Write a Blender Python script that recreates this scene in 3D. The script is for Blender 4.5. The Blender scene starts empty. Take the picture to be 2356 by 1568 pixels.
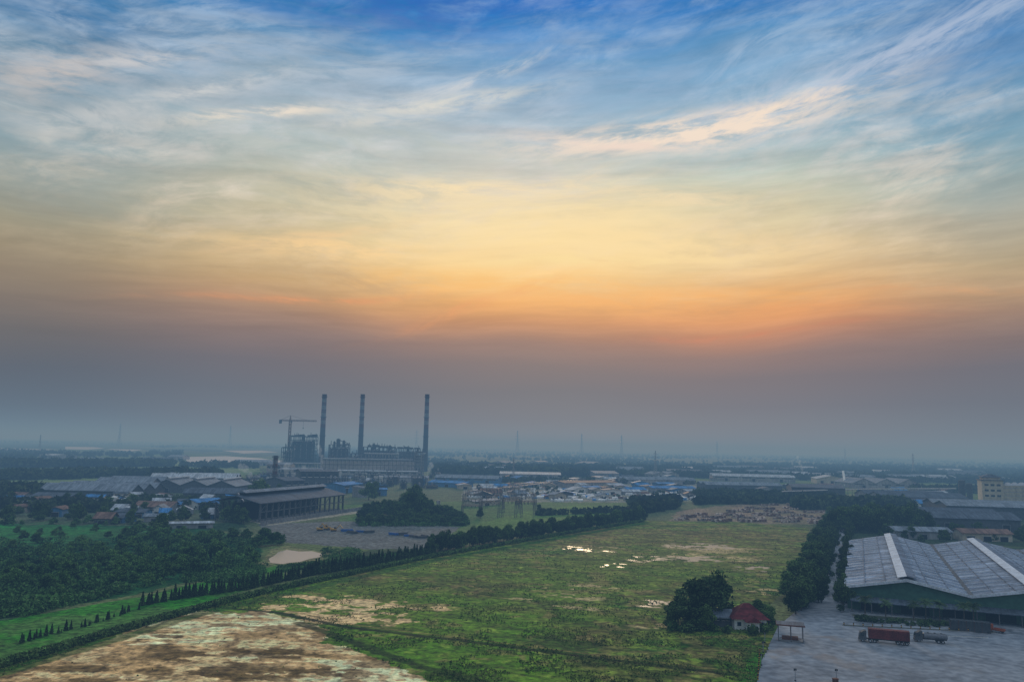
import bpy, bmesh, math, random
import numpy as np
from mathutils import Vector, Matrix
random.seed(7); rng=np.random.default_rng(7)
C=bpy.context.scene.collection
def lin1(c):
    c=c/255.0
    return c/12.92 if c<=0.04045 else ((c+0.055)/1.055)**2.4
def lin(r,g,b): return (lin1(r),lin1(g),lin1(b))
# ---------------------------------------------------------------- survey camera (drone at 50 m)
CAMZ=50.0; FP=1832.0
p=math.radians(7.5); r_=math.radians(1.2)
fwd=np.array([0,math.cos(p),math.sin(p)]); r0=np.array([1.,0,0]); u0_=np.array([0,-math.sin(p),math.cos(p)])
rt=math.cos(r_)*r0+math.sin(r_)*u0_; up=-math.sin(r_)*r0+math.cos(r_)*u0_
def ray(u,v): return fwd+rt*((u-1178)/FP)+up*((784-v)/FP)
def G(u,v,z=0.0):
    d=ray(u,v); t=(z-CAMZ)/d[2]
    return (d[0]*t,d[1]*t)
def ZAT(x,y,v):
    k=(784-v)/FP; d=np.array([x,y,-CAMZ]); a=d@up; b=d@fwd
    return (k*b-a)/(up[2]-k*fwd[2])
def azel(u,v):
    d=ray(u,v); d=d/np.linalg.norm(d)
    return math.degrees(math.atan2(d[0],d[1])), math.degrees(math.asin(d[2]))
cam=bpy.data.cameras.new("camera"); co=bpy.data.objects.new("camera",cam); C.objects.link(co)
Mx=Matrix(((rt[0],up[0],-fwd[0],0),(rt[1],up[1],-fwd[1],0),(rt[2],up[2],-fwd[2],CAMZ),(0,0,0,1)))
co.matrix_world=Mx; cam.sensor_width=36; cam.lens=36*FP/2356; cam.clip_start=1; cam.clip_end=60000
bpy.context.scene.camera=co
vs=bpy.context.scene.view_settings; vs.view_transform='Standard'; vs.look='None'; vs.exposure=0

# ---------------------------------------------------------------- world
w=bpy.data.worlds.new("World"); bpy.context.scene.world=w; w.use_nodes=True
nt=w.node_tree; nt.nodes.clear(); N=nt.nodes; L=nt.links
def nd(t,**k):
    n=N.new(t)
    for a,b in k.items(): setattr(n,a,b)
    return n
def M(op,a,b=None,c=None):
    n=nd('ShaderNodeMath',operation=op)
    for i,x in enumerate((a,b,c)):
        if x is None: continue
        if isinstance(x,(int,float)): n.inputs[i].default_value=x
        else: L.new(x,n.inputs[i])
    return n.outputs[0]
def MR(x,a,b,c=0.,d=1.,smooth=False):
    n=nd('ShaderNodeMapRange'); n.interpolation_type='SMOOTHSTEP' if smooth else 'LINEAR'
    L.new(x,n.inputs[0])
    for i,q in enumerate((a,b,c,d)): n.inputs[i+1].default_value=q
    return n.outputs[0]
def MIX(f,a,b,bt='MIX'):
    n=nd('ShaderNodeMixRGB',blend_type=bt)
    for i,x in enumerate((f,a,b)):
        if isinstance(x,(int,float)): n.inputs[i].default_value=x
        elif isinstance(x,tuple): n.inputs[i].default_value=(*x,1)
        else: L.new(x,n.inputs[i])
    return n.outputs[0]
def VM(op,a,b=None):
    n=nd('ShaderNodeVectorMath',operation=op)
    for i,x in enumerate((a,b)):
        if x is None: continue
        if isinstance(x,tuple): n.inputs[i].default_value=x
        else: L.new(x,n.inputs[i])
    return n
tc=nd('ShaderNodeTexCoord'); dirn=VM('NORMALIZE',tc.outputs['Generated']).outputs[0]
sx=nd('ShaderNodeSeparateXYZ'); L.new(dirn,sx.inputs[0])
el=M('MULTIPLY',M('ARCSINE',sx.outputs[2]),57.29578)
az=M('MULTIPLY',M('ARCTAN2',sx.outputs[0],sx.outputs[1]),57.29578)
cb=nd('ShaderNodeCombineXYZ'); L.new(az,cb.inputs[0]); L.new(el,cb.inputs[1])
AE=cb.outputs[0]
def noise(vec,scale,detail=4,rough=.55,dist=0.):
    n=nd('ShaderNodeTexNoise',noise_dimensions='2D'); L.new(vec,n.inputs['Vector']); n.inputs['Scale'].default_value=scale
    n.inputs['Detail'].default_value=detail; n.inputs['Roughness'].default_value=rough; n.inputs['Distortion'].default_value=dist
    return n
s1=VM('MULTIPLY',AE,(.05,.14,0)).outputs[0]
nw=noise(s1,1.,1)
wv=VM('MULTIPLY',VM('SUBTRACT',nw.outputs['Color'],(.5,.5,.5)).outputs[0],(4,1.8,0)).outputs[0]
PW=VM('ADD',AE,wv).outputs[0]
ws=nd('ShaderNodeSeparateXYZ'); L.new(PW,ws.inputs[0])
elw=ws.outputs[1]; efac=MR(elw,0,45)
cols={
0:[(0,(38,108,160)),(100,(80,130,162)),(200,(114,147,166)),(300,(132,157,166)),(400,(148,160,156)),(480,(160,157,134)),(560,(164,148,114)),(620,(154,132,103)),(690,(126,108,96)),(760,(100,94,93)),(840,(88,91,99)),(920,(90,98,108)),(980,(100,116,130)),(1001,(104,125,138))],
590:[(0,(32,116,180)),(60,(78,136,182)),(150,(130,161,184)),(250,(158,177,188)),(330,(170,186,186)),(400,(178,184,172)),(500,(196,186,152)),(580,(212,186,138)),(640,(200,166,116)),(690,(186,146,107)),(730,(162,130,108)),(780,(134,114,107)),(830,(112,105,109)),(900,(104,106,114)),(970,(108,114,123)),(1010,(116,130,140))],
1178:[(0,(2,106,190)),(60,(46,128,198)),(140,(104,155,198)),(220,(138,170,197)),(300,(166,185,196)),(400,(206,206,194)),(480,(238,222,184)),(560,(254,224,164)),(630,(254,206,128)),(700,(240,174,98)),(745,(206,147,98)),(790,(158,125,109)),(840,(131,115,111)),(900,(114,111,115)),(970,(115,118,124)),(1025,(122,136,144))],
1770:[(0,(36,116,186)),(80,(80,142,192)),(180,(122,165,197)),(300,(150,183,196)),(400,(186,198,187)),(500,(214,203,168)),(600,(230,196,142)),(680,(236,178,112)),(735,(224,156,98)),(775,(188,134,102)),(810,(148,120,110)),(860,(124,112,113)),(930,(117,114,120)),(1000,(123,128,134)),(1037,(124,137,145))],
2356:[(0,(50,118,178)),(100,(76,132,184)),(200,(98,148,184)),(300,(120,160,182)),(400,(146,168,172)),(500,(172,169,152)),(600,(184,165,130)),(680,(184,152,116)),(730,(160,130,108)),(780,(134,113,105)),(850,(112,106,111)),(930,(108,109,117)),(1000,(114,121,129)),(1050,(118,131,140))]}
prev=None; keys=sorted(cols)
for i,u in enumerate(keys):
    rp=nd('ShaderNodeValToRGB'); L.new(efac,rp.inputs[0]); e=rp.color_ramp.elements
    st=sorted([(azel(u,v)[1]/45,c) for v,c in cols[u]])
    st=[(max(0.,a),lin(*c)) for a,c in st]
    st.append((.82,lin(70,135,195))); st.append((1.0,(.50,.58,.68)))  # last stop: overhead sky above the view, brightened to light the ground
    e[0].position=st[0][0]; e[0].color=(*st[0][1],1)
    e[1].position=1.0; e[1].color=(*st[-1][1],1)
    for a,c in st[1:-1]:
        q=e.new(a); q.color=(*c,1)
    a0=azel(u,900)[0]
    if prev is None: cur=rp.outputs[0]
    else: cur=MIX(MR(az,pa,a0,smooth=True),prev,rp.outputs[0])
    prev=cur; pa=a0
cur=prev
def mapped(loc,rotd,sc):
    mp=nd('ShaderNodeMapping',vector_type='TEXTURE'); L.new(PW,mp.inputs[0]); mp.inputs[1].default_value=(*loc,0); mp.inputs[2].default_value=(0,0,math.radians(rotd)); mp.inputs[3].default_value=(*sc,1); return mp.outputs[0]
big=noise(mapped((31,7),9,(12,5)),1.,4,.6); fib=noise(mapped((3,90),11,(4.2,1.3)),1.,8,.66,.25); fib2=noise(mapped((63,20),2,(10,1.0)),1.,6,.6,.1)
veil=M('MULTIPLY',M('MULTIPLY',MR(big.outputs[0],.38,.6,.12,1.),MR(fib.outputs[0],.3,.7,.1,1.,True)),M('MULTIPLY',MR(el,9,17,0,.7,True),MR(el,24,32,1,.4)))
vc=MIX(MR(el,13,25),lin(240,218,184),lin(184,202,222))
cur=MIX(veil,cur,vc)
mul=MR(fib2.outputs[0],.3,.7,.9,1.1); mulv=nd('ShaderNodeCombineXYZ'); 
for q in range(3): L.new(mul,mulv.inputs[q])
cur=MIX(MR(el,5,9,0,1,True),cur,MIX(1.,cur,mulv.outputs[0],'MULTIPLY'))
wisps=[ # u,v,half length px,half width px, tilt deg, colour, strength
(1000,0,340,60,0,(0,96,184),.85),(450,190,560,120,4,(170,182,194),.5),(120,180,170,40,8,(204,194,188),.8),
(1350,110,260,50,10,(110,152,202),.5),(2000,150,520,80,20,(150,180,212),.5),
(1960,160,400,30,21,(186,198,216),.8),(2180,60,240,26,27,(166,184,212),.6),(1480,190,190,35,15,(148,176,206),.6),(1750,110,240,24,26,(160,186,214),.7),
(1555,300,350,36,6,(244,226,208),1.4),(1720,262,280,22,13,(244,226,208),1.1),(1440,328,180,14,-4,(240,220,206),1.1),
(600,272,200,13,3,(238,226,210),1.2),(520,215,220,16,8,(206,208,208),1.),(330,150,200,18,4,(204,204,206),.9),(200,260,180,14,2,(196,200,202),.8),(850,290,160,12,6,(210,210,206),.9),(1000,240,220,20,8,(216,216,210),1.1),(1080,182,160,13,20,(208,212,216),1.),(800,180,240,26,12,(176,192,208),.8),(640,120,220,22,14,(160,182,206),.7),
(700,330,350,40,-2,(188,196,190),.6),(1100,430,260,22,1,(246,226,188),1.),(1345,402,90,14,24,(232,218,192),.6),(1200,350,260,22,-8,(200,204,192),.5),
(1520,462,180,18,-4,(240,220,188),.8),(1180,505,500,80,-2,(250,228,182),.6),(830,575,330,28,-3,(252,214,154),1.1),(700,545,220,14,10,(242,206,154),.8),
(1500,560,360,30,-3,(254,224,168),.8),(1780,545,260,18,-4,(238,208,160),.4),(680,690,230,8,1,(236,158,102),.9),(1300,600,280,16,2,(255,226,158),.8),
(1150,650,280,28,-2,(253,190,98),.8),(1450,690,420,34,0,(250,178,94),.7),(1750,715,280,18,-1,(238,164,98),.5),
(2150,670,230,10,-2,(222,166,114),.6),(1700,768,260,8,3,(218,134,92),.5),
(1100,700,160,14,20,(240,160,96),.6),(2000,600,260,18,-3,(216,184,138),.5),
(1280,560,400,110,0,(255,228,166),-.5),(40,620,440,130,0,(140,129,110),-.5),(800,645,170,24,-14,(192,160,120),.5),(150,420,380,50,-10,(152,160,152),.4)]
NS={}
def streak(t):
    k=min((0,8,22,-14),key=lambda q:abs(q-t))
    if k not in NS:
        nn=noise(mapped((k*5.,k*2.),k,(4.2,.9)),1.,8,.66,.25); NS[k]=MR(nn.outputs[0],.33,.66,.08,1.0,True)
    return NS[k]
for i,(u,v,l,wd,t,c,s) in enumerate(wisps):
    ca,ce=azel(u,v); ct=math.cos(math.radians(t)); sn=math.sin(math.radians(t))
    a1,e1=azel(u+l*ct,v-l*sn); a2,e2=azel(u-l*ct,v+l*sn)
    ln=math.hypot(a1-a2,e1-e2)/2; an=math.atan2(e1-e2,a1-a2)
    mp=mapped((ca,ce),math.degrees(an),(ln,wd*.031))
    g=M('EXPONENT',M('MULTIPLY',VM('DOT_PRODUCT',mp,mp).outputs['Value'],-1.))
    f=M('MULTIPLY',g,abs(s))
    if s>0: f=M('MULTIPLY',f,streak(t))
    cur=MIX(M('MINIMUM',f,1.),cur,lin(*c))
sky=nd('ShaderNodeTexSky',sky_type='NISHITA'); sky.sun_disc=False; sky.sun_elevation=math.radians(11); sky.sun_rotation=math.radians(4)
cur=MIX(.0008,cur,sky.outputs[0],'ADD')
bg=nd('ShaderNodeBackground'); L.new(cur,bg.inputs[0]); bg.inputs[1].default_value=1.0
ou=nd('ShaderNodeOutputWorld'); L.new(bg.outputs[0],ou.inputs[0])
sl=bpy.data.lights.new("sun",'SUN'); sl.energy=.9; sl.angle=math.radians(10); sl.color=(1,.84,.62)
so=bpy.data.objects.new("sun",sl); C.objects.link(so)
sd=Vector((math.sin(math.radians(4))*math.cos(math.radians(11)),math.cos(math.radians(4))*math.cos(math.radians(11)),math.sin(math.radians(11))))
so.rotation_euler=sd.to_track_quat('Z','Y').to_euler()

# ---------------------------------------------------------------- materials
def material(name,col,rough=.85,sc=(.15,1.5),amt=.35,bump=0.,bs=2.,alt=None,stretch=None,objrand=0.,metal=0.,spec=.3,coord='Object'):
    m=bpy.data.materials.new(name); m.use_nodes=True; t=m.node_tree; b=t.nodes['Principled BSDF']
    tcn=t.nodes.new('ShaderNodeTexCoord'); src=tcn.outputs[coord]
    if stretch:
        mp=t.nodes.new('ShaderNodeMapping'); mp.inputs[3].default_value=stretch; t.links.new(src,mp.inputs[0]); src=mp.outputs[0]
    def nz(s,d=3):
        n=t.nodes.new('ShaderNodeTexNoise'); n.inputs['Scale'].default_value=s; n.inputs['Detail'].default_value=d; t.links.new(src,n.inputs['Vector']); return n.outputs[0]
    a=nz(sc[0]); c=nz(sc[1],2)
    ad=t.nodes.new('ShaderNodeMath'); ad.operation='ADD'; t.links.new(a,ad.inputs[0]); t.links.new(c,ad.inputs[1])
    mr=t.nodes.new('ShaderNodeMapRange'); t.links.new(ad.outputs[0],mr.inputs[0]); mr.inputs[1].default_value=.75; mr.inputs[2].default_value=1.25
    mx=t.nodes.new('ShaderNodeMixRGB'); t.links.new(mr.outputs[0],mx.inputs[0])
    lo=tuple(x*(1-amt) for x in col); hi=alt if alt else tuple(min(.95,x*(1+amt)) for x in col)
    mx.inputs[1].default_value=(*lo,1); mx.inputs[2].default_value=(*hi,1); out=mx.outputs[0]
    if objrand:
        oi=t.nodes.new('ShaderNodeObjectInfo'); m2=t.nodes.new('ShaderNodeMapRange'); t.links.new(oi.outputs['Random'],m2.inputs[0]); m2.inputs[3].default_value=1-objrand; m2.inputs[4].default_value=1+objrand
        hs=t.nodes.new('ShaderNodeHueSaturation'); t.links.new(m2.outputs[0],hs.inputs['Value']); t.links.new(out,hs.inputs['Color']); out=hs.outputs[0]
    t.links.new(out,b.inputs['Base Color']); b.inputs['Roughness'].default_value=rough; b.inputs['Metallic'].default_value=metal
    b.inputs['Specular IOR Level'].default_value=spec
    if bump:
        n=nz(bs,4); bp=t.nodes.new('ShaderNodeBump'); bp.inputs['Strength'].default_value=bump; t.links.new(n,bp.inputs['Height']); t.links.new(bp.outputs[0],b.inputs['Normal'])
    return m
def roofmat(name,col,axis,amt=.3,rough=.7,alt=None):
    m=material(name,col,rough,(.12,.9),amt,alt=alt,spec=.15); t=m.node_tree; b=t.nodes['Principled BSDF']
    tcn=t.nodes.new('ShaderNodeTexCoord'); mp=t.nodes.new('ShaderNodeMapping'); t.links.new(tcn.outputs['Object'],mp.inputs[0])
    mp.inputs[3].default_value=(.9,.07,.07) if axis=='x' else (.07,.9,.07)
    n=t.nodes.new('ShaderNodeTexNoise'); n.inputs['Scale'].default_value=1.; n.inputs['Detail'].default_value=5; n.inputs['Roughness'].default_value=.8; t.links.new(mp.outputs[0],n.inputs['Vector'])
    mr=t.nodes.new('ShaderNodeMapRange'); mr.inputs[1].default_value=.35; mr.inputs[2].default_value=.65; mr.inputs[3].default_value=.5; mr.inputs[4].default_value=1.4; t.links.new(n.outputs[0],mr.inputs[0])
    hs=t.nodes.new('ShaderNodeHueSaturation'); old=b.inputs['Base Color'].links[0].from_socket
    t.links.new(old,hs.inputs['Color']); t.links.new(mr.outputs[0],hs.inputs['Value']); t.links.new(hs.outputs[0],b.inputs['Base Color'])
    wv=t.nodes.new('ShaderNodeTexWave'); wv.bands_direction='X' if axis=='x' else 'Y'; wv.inputs['Scale'].default_value=.5; wv.inputs['Distortion'].default_value=.3
    t.links.new(tcn.outputs['Object'],wv.inputs['Vector']); bp=t.nodes.new('ShaderNodeBump'); bp.inputs['Strength'].default_value=.35; t.links.new(wv.outputs[0],bp.inputs['Height']); t.links.new(bp.outputs[0],b.inputs['Normal'])
    return m
mt={}
mt['leaf']=material('foliage',(.070,.135,.040),.8,(.35,2.),.65,objrand=.35,spec=.15,alt=(.15,.25,.06))
mt['leafdark']=material('dark foliage',(.038,.074,.032),.85,(.4,2.),.65,objrand=.4,spec=.12,alt=(.10,.165,.05))
mt['leaffresh']=material('fresh foliage',(.07,.16,.04),.8,(.15,1.2),.6,objrand=.3,spec=.15,alt=(.13,.26,.06))
mt['bark']=material('bark',(.09,.07,.05),.9,(1,6),.4)
mt['concrete']=material('weathered concrete',(.24,.24,.245),.85,(.05,.5),.3)
mt['stackgrey']=material('sooty concrete',(.07,.08,.09),.85,(.05,.3),.3)
mt['stackred']=material('faded red bands',(.11,.035,.028),.8,(.1,.5),.3)
mt['stackwhite']=material('faded white bands',(.20,.19,.185),.8,(.1,.5),.3)
mt['white']=material('white paint',(.72,.72,.70),.6,(.2,2),.15)
mt['dark']=material('black and interior shade',(.015,.017,.02),.8,(.3,2),.3)  # near-black also paints the shade of unlit interiors in doorways and coal shed
mt['steel']=material('painted steel',(.04,.055,.065),.6,(.1,1),.3)
mt['steelgreen']=material('green primed steel',(.02,.07,.068),.6,(.1,1),.3)
mt['galv']=material('galvanised steel',(.33,.35,.38),.5,(.2,2),.25,metal=.2)
mt['wall']=material('grey wall panel',(.31,.31,.32),.8,(.04,.4),.35,stretch=(1,1,.4))
mt['wallcream']=material('cream wall',(.50,.45,.35),.8,(.05,.5),.25)
mt['walldark']=material('dark wall',(.08,.09,.10),.8,(.05,.5),.3)
mt['wallgreen']=material('green cladding',(.05,.13,.09),.75,(.05,.6),.25)
mt['wallblue']=material('blue cladding',(.06,.19,.38),.6,(.05,.6),.25)
mt['glass']=material('window glass',(.03,.04,.05),.15,(.5,3),.3,spec=.6)
mt['rgx']=roofmat('grey sheet roof cross ribs',(.20,.235,.28),'x')
mt['rgy']=roofmat('grey sheet roof long ribs',(.20,.235,.28),'y')
mt['rwx']=roofmat('pale sheet roof',(.42,.46,.51),'x')
mt['rwy']=roofmat('pale sheet roof long',(.42,.46,.51),'y')
mt['rdx']=roofmat('dark sheet roof',(.085,.105,.135),'x')
mt['rdy']=roofmat('dark sheet roof long',(.085,.105,.135),'y')
mt['rrx']=roofmat('rusty sheet roof',(.20,.12,.09),'x')
mt['rbx']=roofmat('blue sheet roof',(.05,.22,.50),'x')
mt['rtile']=roofmat('red tile roof',(.125,.022,.024),'y',.35,.8)
mt['black']=material('black rubber',(.02,.02,.02),.7,(1,5),.3)
mt['yellow']=material('yellow paint',(.55,.30,.03),.5,(.5,3),.2)
mt['blue']=material('blue paint',(.03,.12,.38),.5,(.5,3),.25)
mt['orange']=material('orange paint',(.36,.09,.03),.5,(.5,3),.2)
mt['contred']=material('red container steel',(.15,.028,.026),.65,(.4,3),.4)
mt['bale']=material('baled paper',(.42,.32,.27),.9,(.5,1.3),.6,objrand=.5,alt=(.74,.64,.56))
mt['balebrown']=material('baled cardboard',(.20,.12,.09),.9,(.5,1.3),.5,objrand=.3)
mt['tarp']=material('white tarpaulin',(.66,.70,.74),.7,(.3,1.2),.4,objrand=.3)
mt['tarpblue']=material('blue tarpaulin',(.06,.26,.58),.6,(.3,1.2),.4,objrand=.3)
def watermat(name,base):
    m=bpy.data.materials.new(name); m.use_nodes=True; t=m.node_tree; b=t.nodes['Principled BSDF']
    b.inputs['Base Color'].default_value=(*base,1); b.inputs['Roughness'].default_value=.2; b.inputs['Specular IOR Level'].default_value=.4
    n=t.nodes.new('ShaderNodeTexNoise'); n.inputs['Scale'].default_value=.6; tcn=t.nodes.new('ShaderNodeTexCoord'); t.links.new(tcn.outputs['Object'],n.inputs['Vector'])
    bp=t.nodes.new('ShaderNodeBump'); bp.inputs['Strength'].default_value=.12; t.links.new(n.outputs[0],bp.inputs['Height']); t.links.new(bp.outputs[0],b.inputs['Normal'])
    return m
mt['water']=watermat('river water with painted sky sheen',(.75,.72,.68)); mt['pond']=watermat('pond water with painted sky sheen',(.58,.50,.38))  # pale base colours paint in the bright sky reflected by the water

# ---------------------------------------------------------------- mesh helpers
def np_mesh(name,v,f,mi=None):
    me=bpy.data.meshes.new(name); me.vertices.add(len(v)); me.vertices.foreach_set('co',np.asarray(v,dtype=np.float32).ravel())
    f=np.asarray(f,dtype=np.int32); k=f.shape[1]
    me.loops.add(f.size); me.loops.foreach_set('vertex_index',f.ravel()); me.polygons.add(len(f))
    me.polygons.foreach_set('loop_start',np.arange(0,f.size,k,dtype=np.int32))
    try: me.polygons.foreach_set('loop_total',np.full(len(f),k,dtype=np.int32))
    except Exception: pass
    if mi is not None: me.polygons.foreach_set('material_index',np.asarray(mi,dtype=np.int32))
    me.update(calc_edges=True); return me
class MB:
    def __init__(s): s.v=[]; s.f=[]; s.m=[]
    def face(s,pts,m=0):
        n=len(s.v); s.v+=[tuple(q) for q in pts]; s.f.append(tuple(range(n,n+len(pts)))); s.m.append(m)
    def hexa(s,a,b,m=0):
        n=len(s.v); s.v+=[tuple(q) for q in a]+[tuple(q) for q in b]
        for q in ((3,2,1,0),(4,5,6,7),(0,1,5,4),(1,2,6,5),(2,3,7,6),(3,0,4,7)): s.f.append(tuple(n+i for i in q)); s.m.append(m)
    def box(s,x0,x1,y0,y1,z0,z1,m=0):
        s.hexa([(x0,y0,z0),(x1,y0,z0),(x1,y1,z0),(x0,y1,z0)],[(x0,y0,z1),(x1,y0,z1),(x1,y1,z1),(x0,y1,z1)],m)
    def beam(s,a,b,w,m=0,h=None):
        a=Vector(a); b=Vector(b); d=(b-a).normalized(); q=Vector((0,0,1)) if abs(d.z)<.9 else Vector((1,0,0))
        x=d.cross(q).normalized()*w/2; y=x.cross(d).normalized()*((h or w)/2)
        s.hexa([a-x-y,a+x-y,a+x+y,a-x+y],[b-x-y,b+x-y,b+x+y,b-x+y],m)
    def cyl(s,a,b,r0,r1,n=12,m=0):
        a=Vector(a); b=Vector(b); d=(b-a).normalized(); q=Vector((0,0,1)) if abs(d.z)<.9 else Vector((1,0,0))
        x=d.cross(q).normalized(); y=x.cross(d).normalized(); k=len(s.v)
        for c,r in ((a,r0),(b,r1)):
            for i in range(n):
                t=2*math.pi*i/n; s.v.append(tuple(c+x*math.cos(t)*r+y*math.sin(t)*r))
        for i in range(n):
            j=(i+1)%n; s.f.append((k+i,k+n+i,k+n+j,k+j)); s.m.append(m)
        s.f.append(tuple(k+i for i in range(n))); s.m.append(m); s.f.append(tuple(k+n+i for i in reversed(range(n)))); s.m.append(m)
    def mesh(s,name,mats):
        me=bpy.data.meshes.new(name); me.from_pydata(s.v,[],s.f); me.update()
        for q in mats: me.materials.append(mt[q] if isinstance(q,str) else q)
        me.polygons.foreach_set('material_index',s.m); return me
def tag(o,label,cat,group=None,kind=None):
    if kind: o['kind']=kind
    if label: o['label']=label
    if cat: o['category']=cat
    if group: o['group']=group
def E(name,loc,rot,label,cat,group=None,sc=1.):
    o=bpy.data.objects.new(name,None); o.location=loc; o.rotation_euler=(0,0,rot); o.scale=(sc,)*3 if not isinstance(sc,tuple) else sc
    o.empty_display_size=.5; C.objects.link(o); tag(o,label,cat,group); return o
def part(name,me,par,label=None):
    o=bpy.data.objects.new(name,me); C.objects.link(o)
    if par: o.parent=par
    if label: o['label']=label
    return o
def top(name,me,loc,rot,label,cat,group=None,sc=1.,kind=None):
    o=bpy.data.objects.new(name,me); o.location=loc; o.rotation_euler=(0,0,rot); o.scale=(sc,)*3 if not isinstance(sc,tuple) else sc
    C.objects.link(o); tag(o,label,cat,group,kind); return o
def spawn(proto,name,loc,rot,label,cat,group=None,sc=1.):
    e=E(name,loc,rot,label,cat,group,sc)
    for pn,me in proto: part(pn,me,e)
    return e
def leafquads(c,s,rg):
    n=len(c); a=rg.normal(size=(n,3)); a/=np.linalg.norm(a,axis=1)[:,None]
    b=np.cross(a,rg.normal(size=(n,3))); b/=np.linalg.norm(b,axis=1)[:,None]
    s=np.asarray(s).reshape(-1,1); a=a*s; b=b*s*.75
    v=np.stack([c-a-b,c+a-b*.6,c+a+b,c-a*.7+b],1).reshape(-1,3)
    return v,np.arange(4*n).reshape(-1,4)
def blobpts(blobs,per,rg,sh=.75):
    out=[]
    for (x,y,z,r,rz) in blobs:
        n=int(per*r*r); d=rg.normal(size=(n,3)); d/=np.linalg.norm(d,axis=1)[:,None]
        d*= (sh+ (1.08-sh)*rg.random((n,1)))
        d*=1+.18*np.sin(d[:,:1]*7+x)*np.cos(d[:,1:2]*6+y)
        out.append(np.array([x,y,z])+d*np.array([r,r,rz]))
    return np.concatenate(out)
def broadleaf(seed,wide=1.,leaf='leaf',per=52,ls=.25,zl=2.2):
    rg=np.random.default_rng(seed); tr=MB(); tr.cyl((0,0,-.3),(.1,0,3.4),.28,.17,8)
    bl=[]
    k=rg.integers(11,16)
    for i in range(k):
        t=2*math.pi*i/k*2.4+rg.random(); rr=rg.uniform(.6,3.1)*wide; z=rg.uniform(zl,8.3); rr*=1-.55*max(0,(z-6)/3)
        b=rg.uniform(1.0,1.8); bl.append((rr*math.cos(t),rr*math.sin(t),z,b*wide**.5,b*.8))
        if i<6: tr.cyl((.08,0,1.6+i*.3),(rr*math.cos(t)*.8,rr*math.sin(t)*.8,max(z-.4,2)),.12,.04,5)
    bl.append((0,0,8.4,1.4,1.4)); bl.append((0,0,5.6,2.0*wide,2.2))
    c=blobpts(bl,per,rg); s=rg.uniform(.55,1.3,len(c))*ls
    ci=blobpts([(x,y,z,q*.62,zz*.62) for x,y,z,q,zz in bl],22,rg,.3); si=rg.uniform(.35,.6,len(ci))
    v,f=leafquads(np.concatenate([c,ci]),np.concatenate([s,si]),rg)
    cr=np_mesh('crown',v,f); cr.materials.append(mt[leaf])
    return [('trunk',tr.mesh('trunk',['bark'])),('crown',cr)]
def conifer(seed,leaf='leafdark'):
    rg=np.random.default_rng(seed); tr=MB(); tr.cyl((0,0,-.2),(0,0,3.8),.13,.05,6)
    n=900; z=rg.random(n)**1.25*4.9+.35; rmax=(5.4-z)/5.0*1.02*(1+.22*np.sin(z*5+seed)); t=rg.random(n)*6.283; rr=rmax*np.sqrt(rg.uniform(.25,1,n))*(1+.2*np.sin(t*3+z*2))
    c=np.stack([rr*np.cos(t),rr*np.sin(t),z],1); v,f=leafquads(c,rg.uniform(.12,.26,n),rg); cr=np_mesh('crown',v,f); cr.materials.append(mt[leaf])
    return [('trunk',tr.mesh('trunk',['bark'])),('crown',cr)]
def bushmesh(seed,leaf='leaf'):
    rg=np.random.default_rng(seed); bl=[(rg.uniform(-1,1),rg.uniform(-1,1),rg.uniform(.4,1.2),rg.uniform(.6,1.1),rg.uniform(.5,.9)) for _ in range(6)]
    c=blobpts(bl,70,rg,.5); v,f=leafquads(c,rg.uniform(.12,.28,len(c)),rg); m=np_mesh('bush',v,f); m.materials.append(mt[leaf]); return m
def palm(seed):
    rg=np.random.default_rng(seed); tr=MB(); tr.cyl((0,0,-.2),(.15,.1,3),.26,.18,8); tr.cyl((.15,.1,3),(.2,.05,6),.18,.15,8)
    V=[]
    for i in range(18):
        t=i*2.4+rg.random()*.3; el0=rg.uniform(.1,1.1); P=np.array([.2,.05,6.]); d=np.array([math.cos(t)*math.cos(el0),math.sin(t)*math.cos(el0),math.sin(el0)])
        side=np.array([-math.sin(t),math.cos(t),0.])
        for k in range(9):
            Q=P+d*.36; wdt=.75*math.sin((k+1)/10*3.1)+.1
            for sg in (-1,1):
                tip=side*sg*wdt+np.array([0,0,-.35*wdt])
                V+= [P,P+tip*1.0+d*.15,P+tip+d*.3,P+d*.24]
            P=Q; d=d+np.array([0,0,-.17]); d/=np.linalg.norm(d)
    v=np.array(V); cr=np_mesh('crown',v,np.arange(len(v)).reshape(-1,4)); cr.materials.append(mt['leafdark'])
    return [('trunk',tr.mesh('trunk',['bark'])),('crown',cr)]

# ---------------------------------------------------------------- ground sheet (polar mesh to the horizon)
_perm=rng.random((256,256))
def vnoise(x,y):
    xi=np.floor(x).astype(int); yi=np.floor(y).astype(int); fx=x-xi; fy=y-yi; fx=fx*fx*(3-2*fx); fy=fy*fy*(3-2*fy)
    g=lambda a,b:_perm[a&255,b&255]
    return (g(xi,yi)*(1-fx)+g(xi+1,yi)*fx)*(1-fy)+(g(xi,yi+1)*(1-fx)+g(xi+1,yi+1)*fx)*fy
def fbm(x,y,s,o=4,off=0.):
    r=0;a=.5;t=0
    for i in range(o): r=r+a*vnoise(x/s+off+i*17.3,y/s-off+i*9.1); t+=a; a*=.55; s=s/2.03
    return r/t
def pip(x,y,poly):
    ins=np.zeros(x.shape,bool); n=len(poly)
    for i in range(n):
        x1,y1=poly[i]; x2,y2=poly[(i+1)%n]
        if y1==y2: continue
        c=((y1>y)!=(y2>y))&(x<(x2-x1)*(y-y1)/(y2-y1)+x1); ins^=c
    return ins
th=np.concatenate([np.linspace(-180,-44,40)[:-1],np.linspace(-44,44,1050),np.linspace(44,180,40)[1:]])*math.pi/180
rr=np.concatenate([[1.,40.,90.,130.],np.exp(np.linspace(math.log(160),math.log(700),520))[:-1],np.exp(np.linspace(math.log(700),math.log(24000),330))])
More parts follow.
